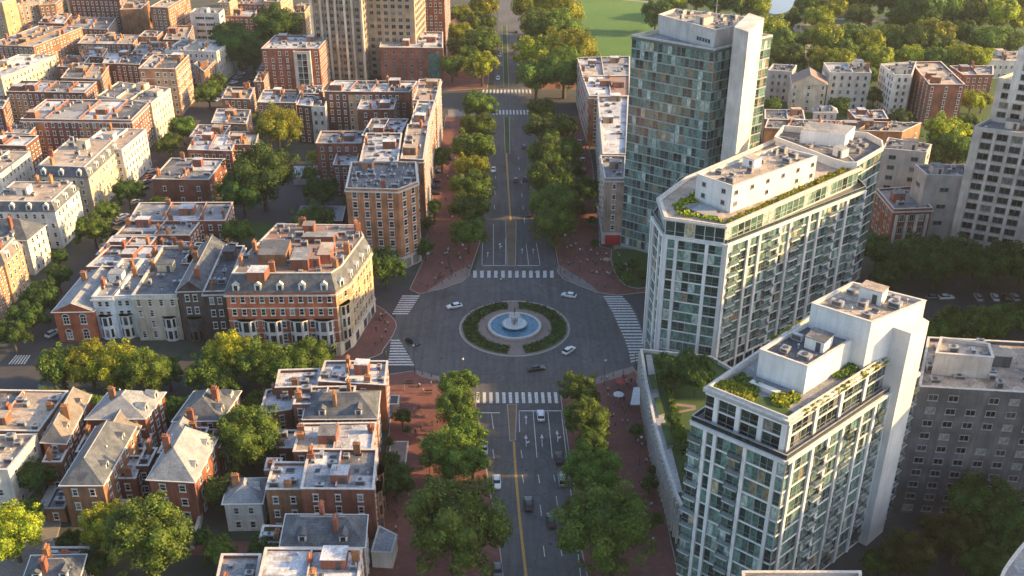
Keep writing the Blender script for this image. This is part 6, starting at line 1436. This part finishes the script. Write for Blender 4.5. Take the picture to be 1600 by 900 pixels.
# ------------------------------------------------------------------ street furniture
def lamp_proto(hh=7.5, arm=False):
    P = {}; m = MB(); m.bar((0, 0, 0), (0, 0, 0.6), 0.16, hvacd, 8, .1); m.bar((0, 0, .6), (0, 0, hh), .07, hvacd, 8, .05); P['post'] = m.mesh('post')
    m = MB(); m.lathe([(0.02, hh), (.22, hh + .1), (.3, hh + .4), (.22, hh + .7), (.02, hh + .8)], hl, 10); P['lamp_globe'] = m.mesh('lamp_globe')
    m = MB(); m.lathe([(.32, hh + .62), (.1, hh + .85), (.02, hh + 1.0)], hvacd, 10); P['cap'] = m.mesh('cap'); return P
LP = lamp_proto()
def lamp(label, x, y, z=0.13, group='lamp posts'):
    p = U(x, y); root = empty('street_lamp', (p.x, p.y, z)); tag(root, label, 'street lamp')
    for k, me in LP.items(): inst(k, me, root, Matrix())
for lb, x, y in [('lamp post with pale globe above the fountain, on the island edge', 783, 473), ('lamp post at the top of the lower left tree row', 724, 602), ('lamp post by the lower left crosswalk corner', 648, 580), ('lamp post beside the lower right crosswalk corner', 944, 604),
                 ('lamp post under the big left tree near the bottom', 683, 888), ('lamp post under the big right tree near the bottom', 951, 895), ('lamp post at the upper right corner with the white globe', 882, 402), ('lamp post left of the upper crosswalk', 724, 418),
                 ('lamp post on the right promenade beside the hedge', 928, 332), ('lamp post beside the yellow tree of the upper avenue', 714, 300), ('lamp post on the right brick pavement beside the podium', 999, 727), ('lamp post at the far upper crosswalk, left', 738, 138), ('lamp post at the far upper crosswalk, right', 838, 150),
                 ('lamp post between the first two left kerb trees', 708, 372), ('lamp post on the left brick pavement beside the dark tree', 672, 760), ('lamp post at the upper right plaza centre', 905, 425), ('lamp post near the right crosswalk bend', 1006, 572)]: lamp(lb, x, y)
sigm = flat('signal_yellow', (0.45, 0.30, 0.04), 0.5); 
def signal(label, x, y, ang):
    p = U(x, y); root = empty('traffic_signal', (p.x, p.y, 0.13), R(ang)); tag(root, label, 'traffic signal')
    m = MB(); m.bar((0, 0, 0), (0, 0, 5.2), .09, hvacd, 8, .07); m.build('post', root)
    m = MB(); m.box((0, -.2, 4.6), (.36, .28, 1.1), sigm); h_ = m.build('signal_head', root); m = MB()
    for k, c in ((4.95, (.3, .03, .02)), (4.6, (.3, .2, .03)), (4.25, (.03, .25, .08))): m.bar((0, -.33, k), (0, -.37, k), .11, flat('lens_%d' % int(k * 100), c, .3, noise=0), 8)
    m.build('lenses', h_)
for lb, x, y, a in [('traffic signal left of the lower crosswalk', 735, 616, 0), ('traffic signal right of the lower crosswalk', 881, 618, 0), ('traffic signal left of the upper crosswalk', 730, 432, 180), ('traffic signal right of the upper crosswalk', 876, 430, 180), ('traffic signal by the lower left zebra', 604, 576, 90), ('traffic signal by the right curved zebra', 992, 578, -90), ('traffic signal at the far crosswalk, left kerb', 760, 176, 0)]: signal(lb, x, y, a)
iron = flat('cast_iron', (0.035, 0.035, 0.036), 0.6)
for x, y in [(760, 455), (700, 510), (905, 505), (935, 540), (850, 450), (690, 560), (780, 590), (900, 575), (790, 440), (822, 735), (850, 690), (860, 850), (776, 820), (785, 350), (822, 300), (780, 230), (815, 200), (945, 500), (670, 480), (660, 560)]:
    q = U(x, y); m = MB(); m.face([(q.x + .42 * math.cos(i * .5236), q.y + .42 * math.sin(i * .5236), 0) for i in range(12)], iron); tag(m.build('manhole_cover', None, (0, 0, 0.026)), kind='structure')
def bollards(pts, where, group):
    for i, (x, y) in enumerate(pts):
        p = U(x, y); m = MB(); m.lathe([(.11, 0), (.11, .85), (.13, .9), (.1, 1.0), (.0, 1.03)], hvacd, 8); o = m.build('bollard', None, (p.x, p.y, 0.135)); tag(o, ORD[i] + ' bollard from the left ' + where, 'bollard', group)
bollards([(668, 449), (680, 446), (691, 443), (702, 438), (712, 433), (722, 427)], 'along the upper left corner kerb', 'bollards upper left corner')
bollards([(882, 427), (893, 434), (905, 439), (918, 443), (932, 447), (946, 451)], 'along the upper right corner kerb', 'bollards upper right corner')
bollards([(660, 586), (674, 590), (688, 595), (702, 600), (716, 606)], 'along the lower left corner kerb', 'bollards lower left corner')
bollards([(892, 618), (906, 608), (922, 601), (940, 595), (958, 589), (974, 584)], 'along the lower right corner kerb', 'bollards lower right corner')
def bin_(label, x, y):
    p = U(x, y); root = empty('litter_bin', (p.x, p.y, 0.135)); tag(root, label, 'litter bin'); m = MB(); m.lathe([(.24, 0), (.28, .85), (.28, .9)], hvacd, 12); m.build('body', root); m = MB(); m.lathe([(.3, .9), (.22, 1.05), (.0, 1.08)], hvac, 12); m.build('lid', root)
for lb, x, y in [('litter bin by the upper left crosswalk end', 733, 440 - 20), ('litter bin under the first right kerb tree', 888, 415), ('litter bin on the right pavement near the lamp post', 950, 612), ('litter bin on the left pavement near the bench', 655, 605), ('litter bin in the upper right plaza centre', 925, 428), ('litter bin by the small left brick corner', 603, 520)]: bin_(lb, x, y)
def parasol(label, x, y, mt):
    p = U(x, y); root = empty('cafe_parasol', (p.x, p.y, 0.135)); tag(root, label, 'parasol'); m = MB(); m.bar((0, 0, 0), (0, 0, 2.5), .04, hvac); m.build('pole', root); m = MB(); m.lathe([(1.4, 2.15), (.7, 2.45), (0.0, 2.7)], mt, 8); m.build('canopy', root)
for lb, x, y, mt in [('white cafe parasol beside the corner of the orange building', 668, 405, 'white'), ('red cafe parasol on the right lower pavement', 970, 608, 'red'), ('white cafe parasol on the right lower pavement', 966, 628, 'white'), ('tan cafe parasol by the garden plot of the glass tower', 948, 415, 'tan')]: parasol(lb, x, y, CLO[mt])
# benches and tables on the plazas
wood = flat('bench_wood', (0.20, 0.12, 0.07), 0.8)
def bench(label, x, y, ang, group):
    p = U(x, y); root = empty('bench', (p.x, p.y, 0.136), R(ang)); tag(root, label, 'bench', group)
    m = MB(); m.box((0, 0, .45), (1.8, .45, .07), wood); m.build('seat', root); m = MB(); m.box((0, .22, .72), (1.8, .06, .4), wood); m.build('backrest', root)
    for s in (-.75, .75): m = MB(); m.box((s, 0, .21), (.08, .42, .41), hvacd); m.build('leg', root)
for i, (x, y, a) in enumerate([(700, 420, 20), (715, 400, 80), (690, 434, 10), (895, 400, -60), (930, 410, 10), (955, 432, 30), (968, 620, 90), (955, 650, 90), (975, 640, 90), (640, 600, 0), (670, 615, 0), (596, 500, 90)]):
    bench(['bench by the upper left zebra corner', 'bench under the first left kerb tree', 'bench at the kerb of the upper left corner', 'bench beside the first right kerb tree', 'bench in the middle of the upper right plaza', 'bench near the right curved zebra top', 'bench on the right lower pavement, nearest the roundabout', 'bench on the right lower pavement close to the kerb trees', 'bench on the right lower pavement facing the podium',
           'bench nearest the lower left zebra', 'bench on the left lower pavement by the kerb', 'bench on the small left brick corner'][i], x, y, a, 'benches around the roundabout')
# front garden walls, hedges and bay fronts beside the left pavement
def slabthing(name, label, cat, pts, z0, z1, mat, top=None, h=None):
    p = poly(pts, h if h is not None else z1); c = centroid(p); root = empty(name, (c.x, c.y, 0)); tag(root, label, cat); m = MB(); q = [v - c for v in p]; m.prism(q, z0, z1, mat); m.build('wall', root)
    if top: r_ = MB(); r_.ring(q, -.12, .25, z1, z1 + .12, coping); r_.face([Y3(v, z1 + .02) for v in inset(q, .2)], top); r_.build('top', root)
    return root
slabthing('entrance_porch', 'grey stone entrance porch with open steps beside the big brick house', 'porch', [(580, 862), (612, 864), (620, 836), (592, 822)], 0, 4.2, concrete, rgrey)
slabthing('garden_terrace', 'stone front terrace wall beside the left brick pavement', 'terrace', [(606, 742), (632, 742), (638, 690), (610, 690)], 0, 1.0, concrete, m_conc)
slabthing('garden_terrace', 'small stone front terrace below the corner roof', 'terrace', [(607, 632), (622, 632), (624, 618), (609, 618)], 0, 2.6, concrete, glz)
slabthing('garden_wall', 'long pale wall between the slate hipped house and the pyramid roofed house', 'garden wall', [(296, 848), (302, 848), (322, 780), (318, 778)], 0, 1.8, concrete)
slabthing('garden_wall', 'sloping concrete ramp wall left of the slate hipped brick house', 'garden wall', [(54, 803), (66, 803), (88, 755), (80, 752)], 0, 1.6, concrete)
slabthing('courtyard_shed', 'low grey roofed shed in the courtyard of the left blocks', 'shed', [(458, 276), (500, 276), (500, 260), (460, 260)], 0, 3.2, concrete, rwhite)
slabthing('courtyard_shed', 'flat grey garage behind the ornate building, left of the orange one', 'shed', [(462, 345), (535, 345), (540, 322), (470, 322)], 0, 3.2, brickdk, rgrey)
slabthing('glass_canopy', 'pale shop canopy at the foot of the podium', 'canopy', [(985, 632), (1000, 632), (1000, 605), (990, 605)], 3.0, 3.2, panel)
